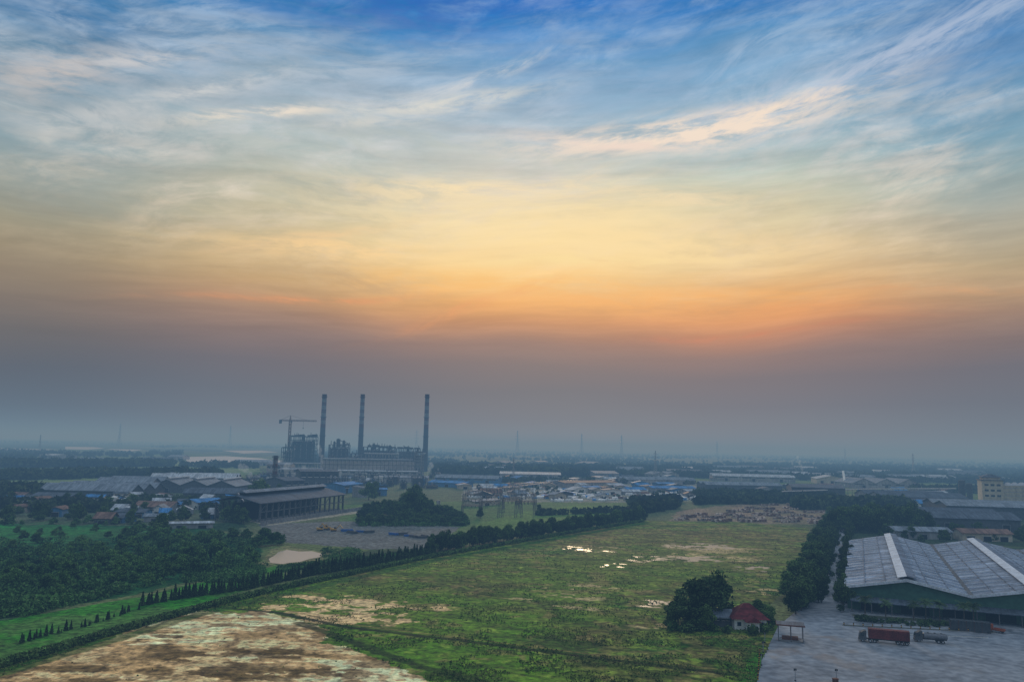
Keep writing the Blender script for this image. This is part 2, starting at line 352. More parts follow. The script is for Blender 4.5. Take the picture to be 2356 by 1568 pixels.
TH,RR=np.meshgrid(th,rr); X=(RR*np.sin(TH)).ravel(); Y=(RR*np.cos(TH)).ravel()
nr,nc=TH.shape; idx=np.arange(nr*nc).reshape(nr,nc)
Fq=np.stack([idx[:-1,:-1],idx[:-1,1:],idx[1:,1:],idx[1:,:-1]],-1).reshape(-1,4)[:,::-1]
KE=np.array([.52,.55,.62])
def ac(r,g,b): return np.array(lin(r,g,b))/KE
n1=fbm(X,Y,14,4,3.); n2=fbm(X,Y,60,4,11.); n3=fbm(X,Y,4,4,5.); n5=fbm(X,Y,2.,2,15.); nb=fbm(X,Y,400,4,1.); nbb=fbm(X,Y,1500,3,8.)
nst=fbm(X*.35+Y*.1,Y,9,4,55.)
nrp=fbm(X*.3,Y+X*.15,5,4,35.)
col=np.zeros((len(X),3)); wet=np.zeros(len(X))
def blend(mask,c): 
    m=np.clip(mask,0,1)[:,None]; col[:]=col*(1-m)+np.asarray(c)*m
def sm(x,a,b): t=np.clip((x-a)/(b-a),0,1); return t*t*(3-2*t)
blend(np.ones(len(X)),ac(32,54,34)); blend(sm(nb,.48,.58),ac(62,84,42)); blend(sm(nbb,.5,.56)*sm(n2,.4,.6),ac(76,86,54))
def region(pts,c,amp=1.,f=None,soft=None):
    poly=[G(*q) for q in pts]; D=np.hypot(X,Y)/250
    jx=(n1-.5)*8*amp*D+(n3-.5)*4*min(1,amp*2); jy=(fbm(X,Y,16,3,21.)-.5)*14*amp*D+(n5-.5)*5*min(1,amp*2)
    m=pip(X+jx,Y+jy,poly).astype(float)
    if f is not None: m=m*f
    if c is not None: blend(m,c)
    return m
region([(60,1078),(420,1062),(600,1075),(520,1110),(200,1112),(0,1118)],ac(84,102,66),1)
region([(0,1118),(200,1112),(560,1108),(640,1200),(0,1215)],ac(62,74,56),1)
region([(540,1120),(1100,1100),(1900,1120),(1880,1200),(1500,1200),(560,1240)],ac(66,78,54),.5)
region([(1060,1150),(1070,1112),(1620,1112),(1610,1150),(1450,1160),(1240,1156)],ac(104,106,104),.3,f=.5+.5*sm(n1,.42,.58))
region([(780,1160),(1060,1152),(1450,1156),(1480,1190),(1000,1262),(780,1215)],ac(62,86,46),.3)
region([(1210,1176),(1330,1160),(1460,1172),(1440,1186),(1200,1226),(1080,1240),(1100,1205)],ac(70,96,44),.2)
region([(1530,1203),(1560,1176),(1700,1156),(1905,1156),(1895,1206),(1700,1204)],ac(104,92,80),.3,f=.6+.4*sm(n1,.42,.58))
region([(1940,1190),(2420,1180),(2420,1260),(1940,1240)],ac(38,52,34),.2)
region([(-400,1200),(430,1210),(640,1250),(600,1300),(300,1370),(-400,1490)],ac(24,62,30),.4)
lf=sm(n1,.38,.62)
region([(-300,1200),(160,1204),(330,1214),(420,1226),(240,1242),(60,1256),(-300,1276)],ac(36,88,42),1.6,f=.4+.45*lf)
region([(-300,1204),(120,1209),(250,1220),(60,1238),(-300,1254)],ac(36,108,42),1.2,f=.3+.5*sm(n2,.4,.6))
region([(-300,1500),(-300,1470),(60,1418),(320,1372),(460,1340),(640,1300),(660,1330),(420,1400),(0,1528),(-300,1620)],ac(38,94,20),.15,f=.6+.4*sm(n1,.4,.6))
region([(590,1205),(800,1198),(1060,1212),(990,1262),(800,1262),(650,1255)],ac(78,82,84),.25)
region([(600,1256),(650,1248),(850,1262),(800,1288),(720,1304),(590,1302)],ac(70,84,48),.4)
region([(612,1262),(660,1256),(760,1270),(740,1290),(700,1298),(610,1298)],ac(96,94,66),.4,f=.4+.6*sm(n3,.45,.6))
region([(560,1196),(830,1168),(840,1178),(620,1208)],ac(120,118,108),.1)
fieldp=[(-200,1620),(0,1537),(250,1462),(470,1400),(640,1358),(1000,1280),(1300,1225),(1490,1197),(1700,1200),(1862,1214),(1835,1330),(1760,1400),(1790,1440),(1755,1520),(1740,1570),(1720,1700),(-200,1700)]
fm=region(fieldp,None,.04)
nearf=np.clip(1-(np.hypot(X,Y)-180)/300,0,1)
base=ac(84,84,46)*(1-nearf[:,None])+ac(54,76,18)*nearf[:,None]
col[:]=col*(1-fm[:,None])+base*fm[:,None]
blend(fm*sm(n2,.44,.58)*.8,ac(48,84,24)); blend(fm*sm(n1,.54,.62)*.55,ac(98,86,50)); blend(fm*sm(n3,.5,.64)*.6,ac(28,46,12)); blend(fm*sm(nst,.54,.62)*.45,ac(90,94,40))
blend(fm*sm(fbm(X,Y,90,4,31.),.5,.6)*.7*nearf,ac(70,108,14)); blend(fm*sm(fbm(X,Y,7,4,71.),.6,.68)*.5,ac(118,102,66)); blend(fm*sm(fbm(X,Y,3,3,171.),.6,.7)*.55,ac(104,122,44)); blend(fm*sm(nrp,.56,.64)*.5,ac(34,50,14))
def ell(u,v,ru,rv,c,thr=.0,amp=.9,wetv=0,st=1.):
    x,y=G(u,v); x1,_=G(u+ru,v); _,y1=G(u,v-rv); _,y2=G(u,v+rv); a=abs(x1-x); b=abs(y1-y2)/2
    d=1-np.sqrt(((X-x-(Y-y)*x/y)/a)**2+((Y-y)/b)**2)
    k=(n1-.5)*amp*2.0+(n3-.5)*amp*2.4+(nrp-.5)*amp*2.; m=sm(d+k,thr,thr+.15)*sm(d,-.35,.15)*fm*st
    if c is not None: blend(m,c)
    if wetv: wet[:]=np.maximum(wet,m*wetv)
sand=ac(206,172,128); sand2=ac(172,140,98)
sandp=[(-200,1600),(10,1545),(250,1470),(420,1404),(520,1412),(600,1402),(700,1428),(760,1452),(740,1475),(830,1500),(930,1540),(1000,1572),(1020,1700),(-200,1700)]
sp_m=region(sandp,None,.4); sp_m*=fm
blend(sp_m,sand); blend(sp_m*sm(n2,.46,.6)*.4,sand2); blend(sp_m*sm(nrp,.52,.6)*.6,ac(134,106,66)); blend(sp_m*sm(n3,.54,.64)*.5,ac(100,80,46)); blend(sp_m*sm(nst,.5,.6)*.65,ac(226,200,160)); blend(sp_m*sm(fbm(X*.6,Y,9,5,77.),.58,.64)*.75,ac(78,60,28)); blend(sp_m*sm(n5,.58,.72)*.5,ac(76,64,36))
for q in [(380,1465,110,12),(470,1510,120,14),(560,1545,140,18),(200,1540,80,10),(640,1500,120,14),(760,1545,80,12)]: ell(*q,ac(66,52,22),.36,1.9,0,.8)
for q in [(740,1388,140,22),(900,1396,130,14),(830,1420,160,16),(650,1395,90,10)]: ell(*q,sand*.85,.4,1.6,0,.9)
for q in [(1270,1370,110,13),(1360,1350,120,10),(1350,1265,90,11),(1640,1262,90,10),(1300,1398,80,7),(1590,1278,60,8),(1750,1360,60,7),(1540,1440,80,7),(1700,1285,60,6)]: ell(*q,ac(150,134,96),.66,1.7,0,.85)
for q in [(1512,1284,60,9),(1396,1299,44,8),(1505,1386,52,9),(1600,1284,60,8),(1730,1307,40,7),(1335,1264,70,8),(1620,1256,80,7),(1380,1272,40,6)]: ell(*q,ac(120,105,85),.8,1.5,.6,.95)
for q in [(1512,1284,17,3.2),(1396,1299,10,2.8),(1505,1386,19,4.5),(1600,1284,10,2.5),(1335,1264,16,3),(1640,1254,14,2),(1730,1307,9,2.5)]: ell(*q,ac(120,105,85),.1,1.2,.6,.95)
def line(pts,wd,c,st=1.,z=1.):
    P=[G(*q) for q in pts]; dm=np.full(len(X),1e9)
    for (x1,y1),(x2,y2) in zip(P[:-1],P[1:]):
        dx,dy=x2-x1,y2-y1; t=np.clip(((X-x1)*dx+(Y-y1)*dy)/(dx*dx+dy*dy),0,1); dm=np.minimum(dm,np.hypot(X-x1-t*dx,Y-y1-t*dy))
    blend((1-sm(dm+(n3-.5)*wd*1.2,wd*.7,wd*1.2))*st,c)
line([(460,1392),(640,1408),(800,1442),(1060,1472),(1340,1508),(1600,1540),(1740,1556)],1.3,ac(22,34,8),.9)
line([(470,1388),(660,1403),(810,1436),(1060,1466),(1340,1501),(1740,1549)],.6,ac(104,90,54),.6)
line([(690,1432),(820,1478),(960,1530),(1100,1568)],2.,ac(26,44,8),.85)
line([(-60,1565),(250,1474),(470,1408),(1000,1288),(1480,1203)],2.6,ac(34,66,16),.8)
line([(1760,1510),(1738,1562),(1725,1620)],3.,ac(40,86,18),.9)
me=np_mesh('ground',np.stack([X,Y,np.zeros(len(X))],1),Fq)
at=me.attributes.new('tone','FLOAT_COLOR','POINT'); at.data.foreach_set('color',np.concatenate([np.clip(col,0,.9),np.ones((len(X),1))],1).astype(np.float32).ravel())
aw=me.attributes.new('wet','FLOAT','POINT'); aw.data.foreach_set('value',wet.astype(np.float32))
gm=bpy.data.materials.new('earth and grass'); gm.use_nodes=True; t=gm.node_tree; b=t.nodes['Principled BSDF']
A=t.nodes.new('ShaderNodeAttribute'); A.attribute_name='tone'; A2=t.nodes.new('ShaderNodeAttribute'); A2.attribute_name='wet'
tcn=t.nodes.new('ShaderNodeTexCoord')
def gn(s,d,lo,hi,ga,gb):
    n=t.nodes.new('ShaderNodeTexNoise'); n.inputs['Scale'].default_value=s; n.inputs['Detail'].default_value=d; n.inputs['Roughness'].default_value=.7; t.links.new(tcn.outputs['Object'],n.inputs['Vector'])
    m=t.nodes.new('ShaderNodeMapRange'); m.inputs[1].default_value=lo; m.inputs[2].default_value=hi; m.inputs[3].default_value=ga; m.inputs[4].default_value=gb; t.links.new(n.outputs[0],m.inputs[0]); return m.outputs[0],n.outputs[0]
g1,_=gn(.07,4,.32,.68,.72,1.28); g2,h2=gn(.45,4,.35,.65,.35,1.65)
mm=t.nodes.new('ShaderNodeMath'); mm.operation='MULTIPLY'; t.links.new(g1,mm.inputs[0]); t.links.new(g2,mm.inputs[1])
hs=t.nodes.new('ShaderNodeHueSaturation'); t.links.new(A.outputs['Color'],hs.inputs['Color']); t.links.new(mm.outputs[0],hs.inputs['Value']); t.links.new(hs.outputs[0],b.inputs['Base Color'])
b.inputs['Roughness'].default_value=.95; b.inputs['Specular IOR Level'].default_value=.1
bp=t.nodes.new('ShaderNodeBump'); bp.inputs['Strength'].default_value=.9; bp.inputs['Distance'].default_value=.6; t.links.new(h2,bp.inputs['Height']); t.links.new(bp.outputs[0],b.inputs['Normal'])
b2=t.nodes.new('ShaderNodeBsdfPrincipled'); b2.inputs['Base Color'].default_value=(.66,.52,.36,1); b2.inputs['Roughness'].default_value=.3; b2.inputs['Specular IOR Level'].default_value=.25  # puddle base lightened; the colour stands in for reflected sky
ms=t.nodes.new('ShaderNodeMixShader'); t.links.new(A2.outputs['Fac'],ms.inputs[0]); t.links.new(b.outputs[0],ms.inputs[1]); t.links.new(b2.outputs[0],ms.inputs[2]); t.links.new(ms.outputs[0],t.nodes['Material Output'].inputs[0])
me.materials.append(gm); top('ground',me,(0,0,0),0,None,None,kind='structure')

def sheet(name,pts,z,mat,sub=1):
    P=[G(*q) for q in pts]; mb=MB(); mb.face([(x,y,z) for x,y in P]); me=mb.mesh(name,[mat])
    if me.polygons[0].normal.z<0: me.flip_normals()
    return top(name,me,(0,0,0),0,None,None,kind='structure')
mt['paving']=material('worn concrete paving',(.20,.225,.26),.75,(.045,.4),.35,bump=.15,bs=1.,alt=(.33,.355,.39))
t=mt['paving'].node_tree; b=t.nodes['Principled BSDF']; n=t.nodes.new('ShaderNodeTexNoise'); n.inputs['Scale'].default_value=.07; n.inputs['Detail'].default_value=6; n.inputs['Roughness'].default_value=.65; tq=t.nodes.new('ShaderNodeTexCoord'); t.links.new(tq.outputs['Object'],n.inputs['Vector'])
m_=t.nodes.new('ShaderNodeMapRange'); m_.inputs[1].default_value=.52; m_.inputs[2].default_value=.6; m_.inputs[3].default_value=.85; m_.inputs[4].default_value=.4; t.links.new(n.outputs[0],m_.inputs[0]); t.links.new(m_.outputs[0],b.inputs['Roughness'])
m2_=t.nodes.new('ShaderNodeMapRange'); m2_.inputs[1].default_value=.54; m2_.inputs[2].default_value=.62; m2_.inputs[3].default_value=1.; m2_.inputs[4].default_value=.65; t.links.new(n.outputs[0],m2_.inputs[0])
hs=t.nodes.new('ShaderNodeHueSaturation'); t.links.new(b.inputs['Base Color'].links[0].from_socket,hs.inputs['Color']); t.links.new(m2_.outputs[0],hs.inputs['Value']); t.links.new(hs.outputs[0],b.inputs['Base Color'])
sheet('paved_yard',[(1715,1720),(1742,1568),(1752,1520),(1790,1440),(1835,1402),(1865,1380),(1908,1290),(1938,1200),(1950,1200),(1950,1290),(1946,1385),(1962,1400),(2060,1409),(2420,1440),(2700,1470),(2900,1720)],.05,'paving')
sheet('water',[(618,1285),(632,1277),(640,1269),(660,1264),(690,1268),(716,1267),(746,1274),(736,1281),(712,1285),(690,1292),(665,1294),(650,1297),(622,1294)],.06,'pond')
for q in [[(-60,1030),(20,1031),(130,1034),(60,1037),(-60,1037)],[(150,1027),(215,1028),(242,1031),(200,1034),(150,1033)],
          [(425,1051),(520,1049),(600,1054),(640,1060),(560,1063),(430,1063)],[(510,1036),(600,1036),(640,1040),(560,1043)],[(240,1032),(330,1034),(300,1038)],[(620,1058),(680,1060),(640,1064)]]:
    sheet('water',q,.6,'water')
hz=MB(); hz.box(-16000,16000,-16000,16000,-5,115)  # haze layer box; its self-glow stands in for scattered skylight
hm=bpy.data.materials.new('glowing air haze'); hm.use_nodes=True; t=hm.node_tree; t.nodes.clear(); o=t.nodes.new('ShaderNodeOutputMaterial')
ab=t.nodes.new('ShaderNodeVolumeAbsorption'); HC=(.74,.60,.42); HD=.00082; ab.inputs[0].default_value=(*HC,1); ab.inputs[1].default_value=HD
HF=(.165,.232,.285); sg=[(1-c)*HD for c in HC]
em=t.nodes.new('ShaderNodeEmission'); em.inputs[0].default_value=tuple(a*b*1e4 for a,b in zip(HF,sg))+(1,); em.inputs[1].default_value=1e-4
ad=t.nodes.new('ShaderNodeAddShader'); t.links.new(ab.outputs[0],ad.inputs[0]); t.links.new(em.outputs[0],ad.inputs[1]); t.links.new(ad.outputs[0],o.inputs['Volume'])
me=hz.mesh('sky',[hm]); top('sky',me,(0,0,0),0,None,None,kind='structure')

# ---------------------------------------------------------------- buildings
def frame(a,b):
    x0,y0=G(*a); x1,y1=G(*b); return x0,y0,math.hypot(x1-x0,y1-y0),math.atan2(y1-y0,x1-x0)
def shed(a,b,depth,eave,ridge,spans=1,axis='x',wm='wall',rm='rgx',label='grey metal warehouse with a low pitched roof',name='warehouse',cat='warehouse',doors=3,win=0,mon=False,group=None):
    x0,y0,wd,rot=frame(a,b)
    e=E(name,(x0,y0,0),rot,label,cat,group)
    S,T=(depth,wd) if axis=='x' else (wd,depth)
    pt=(lambda s,t,z:(t,s,z)) if axis=='x' else (lambda s,t,z:(s,t,z))
    wl=MB(); rf=MB(); mo=MB(); ds=S/spans
    for s_ in (0,S): 
        wl.face([pt(s_,0,0),pt(s_,T,0),pt(s_,T,eave),pt(s_,0,eave)])
    for t_ in (0,T):
        for i in range(spans):
            s0,s1=i*ds,(i+1)*ds
            wl.face([pt(s0,t_,0),pt(s1,t_,0),pt(s1,t_,eave),pt((s0+s1)/2,t_,ridge),pt(s0,t_,eave)])
    sl=(ridge-eave)/(ds/2); oh=.8
    for i in range(spans):
        s0,s1=i*ds,(i+1)*ds; sm_=(s0+s1)/2
        for (sa,sb) in ((s0,sm_),(s1,sm_)):
            o_=oh if (sa==0 or abs(sa-S)<1e-6) else 0; sgn=-1 if sa<sb else 1; se=sa+sgn*o_; ze=eave-o_*sl+.06; zr=ridge+.06
            rf.hexa([pt(se,-oh,ze),pt(sb,-oh,zr),pt(sb,T+oh,zr),pt(se,T+oh,ze)],[pt(se,-oh,ze+.28),pt(sb,-oh,zr+.28),pt(sb,T+oh,zr+.28),pt(se,T+oh,ze+.28)])
        if mon:
            h=ridge+.35
            mo.hexa([pt(sm_-1.7,1,h-.3),pt(sm_+1.7,1,h-.3),pt(sm_+1.7,T-1,h-.3),pt(sm_-1.7,T-1,h-.3)],[pt(sm_-1.7,1,h+.9),pt(sm_+1.7,1,h+.9),pt(sm_+1.7,T-1,h+.9),pt(sm_-1.7,T-1,h+.9)])
            for sa in (-2.3,2.3): mo.hexa([pt(sm_+sa,.6,h+.85),pt(sm_,.6,h+1.5),pt(sm_,T-.6,h+1.5),pt(sm_+sa,T-.6,h+.85)],[pt(sm_+sa,.6,h+1.0),pt(sm_,.6,h+1.65),pt(sm_,T-.6,h+1.65),pt(sm_+sa,T-.6,h+1.0)],1)
    part('wall',wl.mesh('wall',[wm,'dark']),e); R=part('roof',rf.mesh('roof',[rm]),e)
    if mon: part('roof_vent',mo.mesh('roof_vent',['galv','rwy']),R)
    if doors:
        for k in range(doors):
            xx=wd*(k+.5)/doors; hw=min(2.2,wd/doors*.3); d=MB(); hh=min(5,eave*.6); d.box(xx-hw,xx+hw,-.12,-.02,0,hh,1); d.box(xx-hw-.2,xx-hw,-.2,-.01,0,hh+.2,0); d.box(xx+hw,xx+hw+.2,-.2,-.01,0,hh+.2,0); d.box(xx-hw-.2,xx+hw+.2,-.2,-.01,hh,hh+.25,0)
            part('door',d.mesh('door',['galv','dark']),e)
    for k in range(win):
        xx=wd*(k+.5)/win; d=MB(); ww=wd/win*.33; d.box(xx-ww,xx+ww,-.1,-.02,eave*.66,eave*.86,1); d.box(xx-ww-.15,xx+ww+.15,-.14,-.01,eave*.63,eave*.66,0)
        part('window',d.mesh('window',['white','glass']),e)
    return e,wd
for k,c in (('wr1',(.21,.26,.34)),('wr2',(.32,.38,.47)),('wr3',(.14,.18,.245))): mt[k]=roofmat('ribbed warehouse roof '+k[-1],c,'y',.4,.7)
mt['rib']=material('pale roof rib',(.58,.63,.70),.6,(.3,2),.25)
mt['galvd']=material('dull galvanised steel',(.12,.12,.13),.6,(.2,2),.2)
def bigwarehouse():
    x0,y0=G(1950,1398); rot=-math.radians(23.5); e=E('warehouse',(x0,y0,0),rot,'large warehouse with pale ribbed roof, ridge vents and green gables','warehouse')
    sp=35.5; ns=3; T=150; ev=6.9; rd=10.3
    wl=MB(); rf=MB(); mo=MB(); fa=MB(); can=MB()
    wl.face([(0,0,0),(0,T,0),(0,T,ev),(0,0,ev)]); wl.face([(sp*ns,0,0),(sp*ns,T,0),(sp*ns,T,ev),(sp*ns,0,ev)])
    for i in range(ns):
        s0,s1,sm_=i*sp,(i+1)*sp,(i+.5)*sp
        for yy in (0,T): wl.face([(s0,yy,0),(s1,yy,0),(s1,yy,ev),(sm_,yy,rd),(s0,yy,ev)])
        for sa,sb in ((s0,sm_),(s1,sm_)):
            o_=1. if sa in (0,sp*ns) else 0; sg_=-1 if sa<sb else 1; se=sa+sg_*o_; ze=ev-o_*(rd-ev)/(sp/2)
            K=60
            for k in range(K):
                ya=-1.2+(T+2.4)*k/K; yb=-1.2+(T+2.4)*(k+1)/K
                A_=lambda f,y,dz:(se+(sb-se)*f,y,ze+(rd-ze)*f+dz)
                for q in range(3):
                    fa0,fb0=q/3,(q+1)/3; j=.05+.03*((k*7+q*2)%3)
                    dz=j+.09*q
                    rf.hexa([A_(fa0,ya,dz),A_(fb0,ya,dz),A_(fb0,yb,dz),A_(fa0,yb,dz)],[A_(fa0,ya,dz+.15),A_(fb0,ya,dz+.15),A_(fb0,yb,dz+.15),A_(fa0,yb,dz+.15)],random.choice([0,0,0,0,0,1,1,2]))
                if k%3==0: rf.hexa([A_(0,ya-.14,.3),A_(1,ya-.14,.3),A_(1,ya+.14,.3),A_(0,ya+.14,.3)],[A_(0,ya-.14,.52),A_(1,ya-.14,.52),A_(1,ya+.14,.52),A_(0,ya+.14,.52)],3)
            for fq in (.34,.67):
                rf.hexa([A_(fq-.006,-1.1,.3),A_(fq+.006,-1.1,.3),A_(fq+.006,T+1,.3),A_(fq-.006,T+1,.3)],[A_(fq-.006,-1.1,.6),A_(fq+.006,-1.1,.6),A_(fq+.006,T+1,.6),A_(fq-.006,T+1,.6)],2)
            fa.hexa([(se,-1.35,ze-.35),(sb,-1.35,rd-.35),(sb,-1.2,rd-.35),(se,-1.2,ze-.35)],[(se,-1.35,ze+.5),(sb,-1.35,rd+.5),(sb,-1.2,rd+.5),(se,-1.2,ze+.5)])
        mo.hexa([(sm_-1.9,0,rd-.6),(sm_+1.9,0,rd-.6),(sm_+1.9,T,rd-.6),(sm_-1.9,T,rd-.6)],[(sm_-1.9,0,rd+.7),(sm_+1.9,0,rd+.7),(sm_+1.9,T,rd+.7),(sm_-1.9,T,rd+.7)],0)
        for sa,mm_ in ((-2.7,4),(2.7,3)): mo.hexa([(sm_+sa,-.5,rd+.6),(sm_,-.5,rd+1.2),(sm_,T+.5,rd+1.2),(sm_+sa,T+.5,rd+.6)],[(sm_+sa,-.5,rd+.75),(sm_,-.5,rd+1.35),(sm_,T+.5,rd+1.35),(sm_+sa,T+.5,rd+.75)],mm_)  # vent caps: lit side painted pale, shaded side painted dark
        if i: mo.box(s0-.6,s0+.6,-1,T+1,ev+.35,ev+.6,0)
    can.hexa([(1,-6,3.3),(sp*ns,-6,3.3),(sp*ns,-.02,4.0),(1,-.02,4.0)],[(1,-6,3.5),(sp*ns,-6,3.5),(sp*ns,-.02,4.2),(1,-.02,4.2)],0)
    for k in range(19): can.box(1.2+k*5.8,1.45+k*5.8,-5.8,-5.55,0,3.35,1)
    part('wall',wl.mesh('wall',['wallgreen']),e); R=part('roof',rf.mesh('roof',['wr1','wr2','wr3','rib']),e); part('fascia',fa.mesh('fascia',['rib']),R)
    part('roof_vent',mo.mesh('roof_vent',['walldark','wr2','galv','wr3','rib']),R); part('canopy',can.mesh('canopy',['rdx','galvd']),e)
    for k in range(9):
        d=MB(); xx=4+k*11.7; d.box(xx,xx+8,-.12,-.02,0,3.3,0); part('door',d.mesh('door',['dark']),e)
bigwarehouse()
S_=[
((2150,1218),(2350,1225),60,8,12,2,'x','walldark','rdx','long dark roofed storage shed behind trees',{}),
((2060,1238),(2190,1241),12,4.5,6.5,1,'x','wall','rgx','low grey store behind the large warehouse',{}),
((2215,1243),(2330,1246),12,4.5,6.5,1,'x','wallcream','rrx','low rusty roofed store behind the large warehouse',{}),
((2030,1164),(2228,1168),60,9,13,2,'x','wall','rdx','long grey storage hall with low twin roof',{}),
((2180,1188),(2420,1196),60,9,12,2,'x','walldark','rgx','grey roofed storage hall with pale fascia',{}),
((1822,1143),(1945,1147),50,11,14,1,'x','walldark','rdx','wide dark grey storage hall',{'doors':4}),
((1880,1112),(1950,1114),60,8,13,1,'y','wallcream','rwy','cream gabled factory hall with pale roof',{}),
((1962,1122),(2118,1125),60,7,14,3,'y','wall','rgy','triple gabled grey factory hall',{'win':5}),
((1640,1105),(1830,1110),60,8,11,2,'x','wall','rwx','long pale roofed factory hall',{'win':6}),
((1625,1125),(1800,1128),40,6,9,2,'x','walldark','rgx','low grey roofed hall beside the yard',{}),
((1000,1108),(1145,1112),50,6,9,2,'x','wallblue','rgx','grey roofed workshop with blue walls',{'win':5}),
((1150,1098),(1290,1101),50,6,9,1,'x','wall','rwx','long low pale roofed workshop',{}),
((1300,1122),(1420,1120),30,6,8,1,'x','wall','rrx','rusty roofed low workshop',{}),
((1440,1112),(1600,1114),40,6,9,2,'x','wall','rgx','low twin roofed grey workshop',{}),
((90,1142),(300,1147),60,6,11,3,'x','walldark','rgx','long low grey roofed hall in three bays',{'doors':6}),
((215,1128),(345,1130),60,7,12,2,'x','walldark','rgx','older grey roofed hall with sagging ridge',{}),
((350,1132),(540,1136),50,7,12,3,'y','walldark','rgy','triple gabled grey factory hall with vents',{'mon':True}),
((345,1112),(540,1114),50,7,11,2,'x','walldark','rwx','long pale roofed hall beside trees',{}),
((420,1150),(560,1152),30,6,9,2,'x','walldark','rdx','dark low workshop with twin roof',{}),
((305,1178),(390,1180),18,4,7,1,'x','wall','rrx','small rust roofed workshop',{'win':3}),
((400,1168),(450,1169),16,4,6,1,'x','wall','rdx','small dark roofed workshop',{}),
((452,1172),(515,1168),16,5,7,1,'x','white','rbx','white building with bright blue roof trim',{'win':4}),
((265,1190),(330,1191),14,3.5,5,1,'x','wallblue','rdx','blue walled site cabin with flat roof',{'win':3}),
((390,1216),(490,1214),8,2.8,3.4,1,'x','wall','rwx','low pale roofed open shelter beside scrub',{'doors':2}),
((330,1200),(382,1200),10,3.2,4.4,1,'x','wall','rgx','small grey roofed site hut',{'doors':1}),
((60,1160),(150,1162),30,5,8,1,'x','walldark','rdx','dark roofed shed among trees',{}),
((690,1120),(778,1120),40,17,19,1,'x','walldark','rdx','tall dark coal handling building with flat roof',{'win':6}),
((655,1132),(700,1130),30,11,14,1,'x','walldark','rdx','dark transfer building beside coal shed',{'win':3}),
((790,1135),(835,1130),24,8,10,1,'x','wallblue','rbx','blue clad pump building',{'win':3}),
((850,1140),(890,1140),14,6,7,1,'x','wallblue','rbx','bright blue roofed small workshop',{'doors':1}),
((985,1118),(1070,1122),20,5,7,1,'x','wallblue','rbx','long blue roofed store',{}),
((870,1108),(985,1110),30,6,8,1,'x','wall','rgx','low grey store below the power station',{}),
((640,1100),(735,1102),40,12,14,1,'x','walldark','rgx','grey auxiliary building at the power station',{'win':7}),
((1090,1165),(1150,1160),10,4,5,1,'x','wallcream','rgx','small substation control building',{'win':4,'doors':1}),
((2130,1212),(2150,1213),10,4,5.5,1,'x','wall','rgx','small grey hut between trees',{'doors':1}),
((2000,1145),(2030,1146),20,5,8,1,'x','wallcream','rrx','small cream house with rusty roof',{'doors':1,'win':2}),
((1500,1132),(1600,1133),20,5,7,1,'x','wall','rbx','low blue roofed store at the yard edge',{}),
]
for a,b,dp,ev,rd,nsp,ax,wm,rm,lb,ex in S_: shed(a,b,dp,ev,rd,nsp,ax,wm,rm,lb,**ex)
for k in range(36):
    u=random.uniform(1020,2340) if k<31 else random.uniform(0,560); v0=1026+(u-1178)*.021; dv=random.uniform(40,68); wdp=random.uniform(20,80)
    shed((u,v0+dv),(u+wdp,v0+dv+random.uniform(0,2)),random.uniform(30,60),7,random.uniform(9,12),random.choice([1,2]),'x','wall',random.choice(['rgx','rwx','rgx','rdx']),'distant low industrial hall among trees','warehouse','warehouse',doors=2,group='distant halls on the plain')
for k in range(128):
    if k<30: u=random.uniform(0,560); v=random.uniform(1148,1206)
    elif k<42: u=random.uniform(600,1060); v=random.uniform(1104,1128)
    elif k<60: u=random.uniform(1960,2340); v=random.uniform(1126,1180)
    elif k<96: u=random.uniform(1060,1960); v=random.uniform(1098,1134)
    else: u=random.uniform(1090,1620); v=random.uniform(1116,1150)
    if u<1240 and u>1070 and v>1146: v=1140
    shed((u,v),(u+random.uniform(16,44),v+random.uniform(-1,1)),random.uniform(8,16),random.uniform(3,5),random.uniform(5,7),1,random.choice('xy'),random.choice(['wall','white','walldark','wallblue','wallcream']),random.choice(['rgx','rrx','rdx','rwx','rwx','rbx']),'small works building with pitched sheet roof','works_building','building',doors=1,win=random.choice([0,2]),group='small works buildings in the industrial estate')
mt['wallhall']=material('pale hall cladding',(.36,.32,.31),.75,(.02,.3),.3)
e,wd=shed((738,1091),(955,1094),45,23,24,1,'x','wallhall','rgx','long pale windowless turbine hall of the power station','power_station_hall','power station',doors=5,win=0)
mbk=MB(); mbk.box(0,wd,-.25,-.03,8.0,8.6); mbk.box(0,wd,-.25,-.03,15.6,16.1); mbk.box(0,wd,-.3,-.03,22.6,23.2)
for k in range(24): mbk.box(wd*k/24,wd*k/24+.4,-.35,-.26,0,23.2)
part('cladding_band',mbk.mesh('cladding_band',['steel']),e)
rp_=MB()
for k in range(22):
    xx=wd*(k+.2+.5*random.random())/22; h=random.uniform(1,4.5); rp_.box(xx,xx+random.uniform(2,5),3,random.uniform(8,18),24.2,24.2+h,k%2); rp_.cyl((xx,2,24),(xx,2,24+h+3),.5,.5,8,1)
part('roof_plant',rp_.mesh('roof_plant',['steel','walldark']),e)
shed((748,1098),(960,1101),12,10,11,1,'x','wall','rwx','low annex along the turbine hall','power_station_annex','annex',doors=4,win=12)
shed((612,1095),(668,1096),30,17,19,1,'x','wallhall','rgx','pale walled workshop block beside the boiler frame','power_station_annex','annex',doors=2,win=5)
mt['shedcol']=material('grimy shed columns',(.12,.125,.13),.85,(.1,.8),.3)
x0,y0=G(597,1201); x1,y1=G(788,1173); wd=math.hypot(x1-x0,y1-y0); rot=math.atan2(y1-y0,x1-x0)
e=E('coal_shed',(x0,y0,0),rot,'open sided coal shed with concrete columns and dark roof','shed')
c=MB(); r=MB(); wl=MB(); n=16
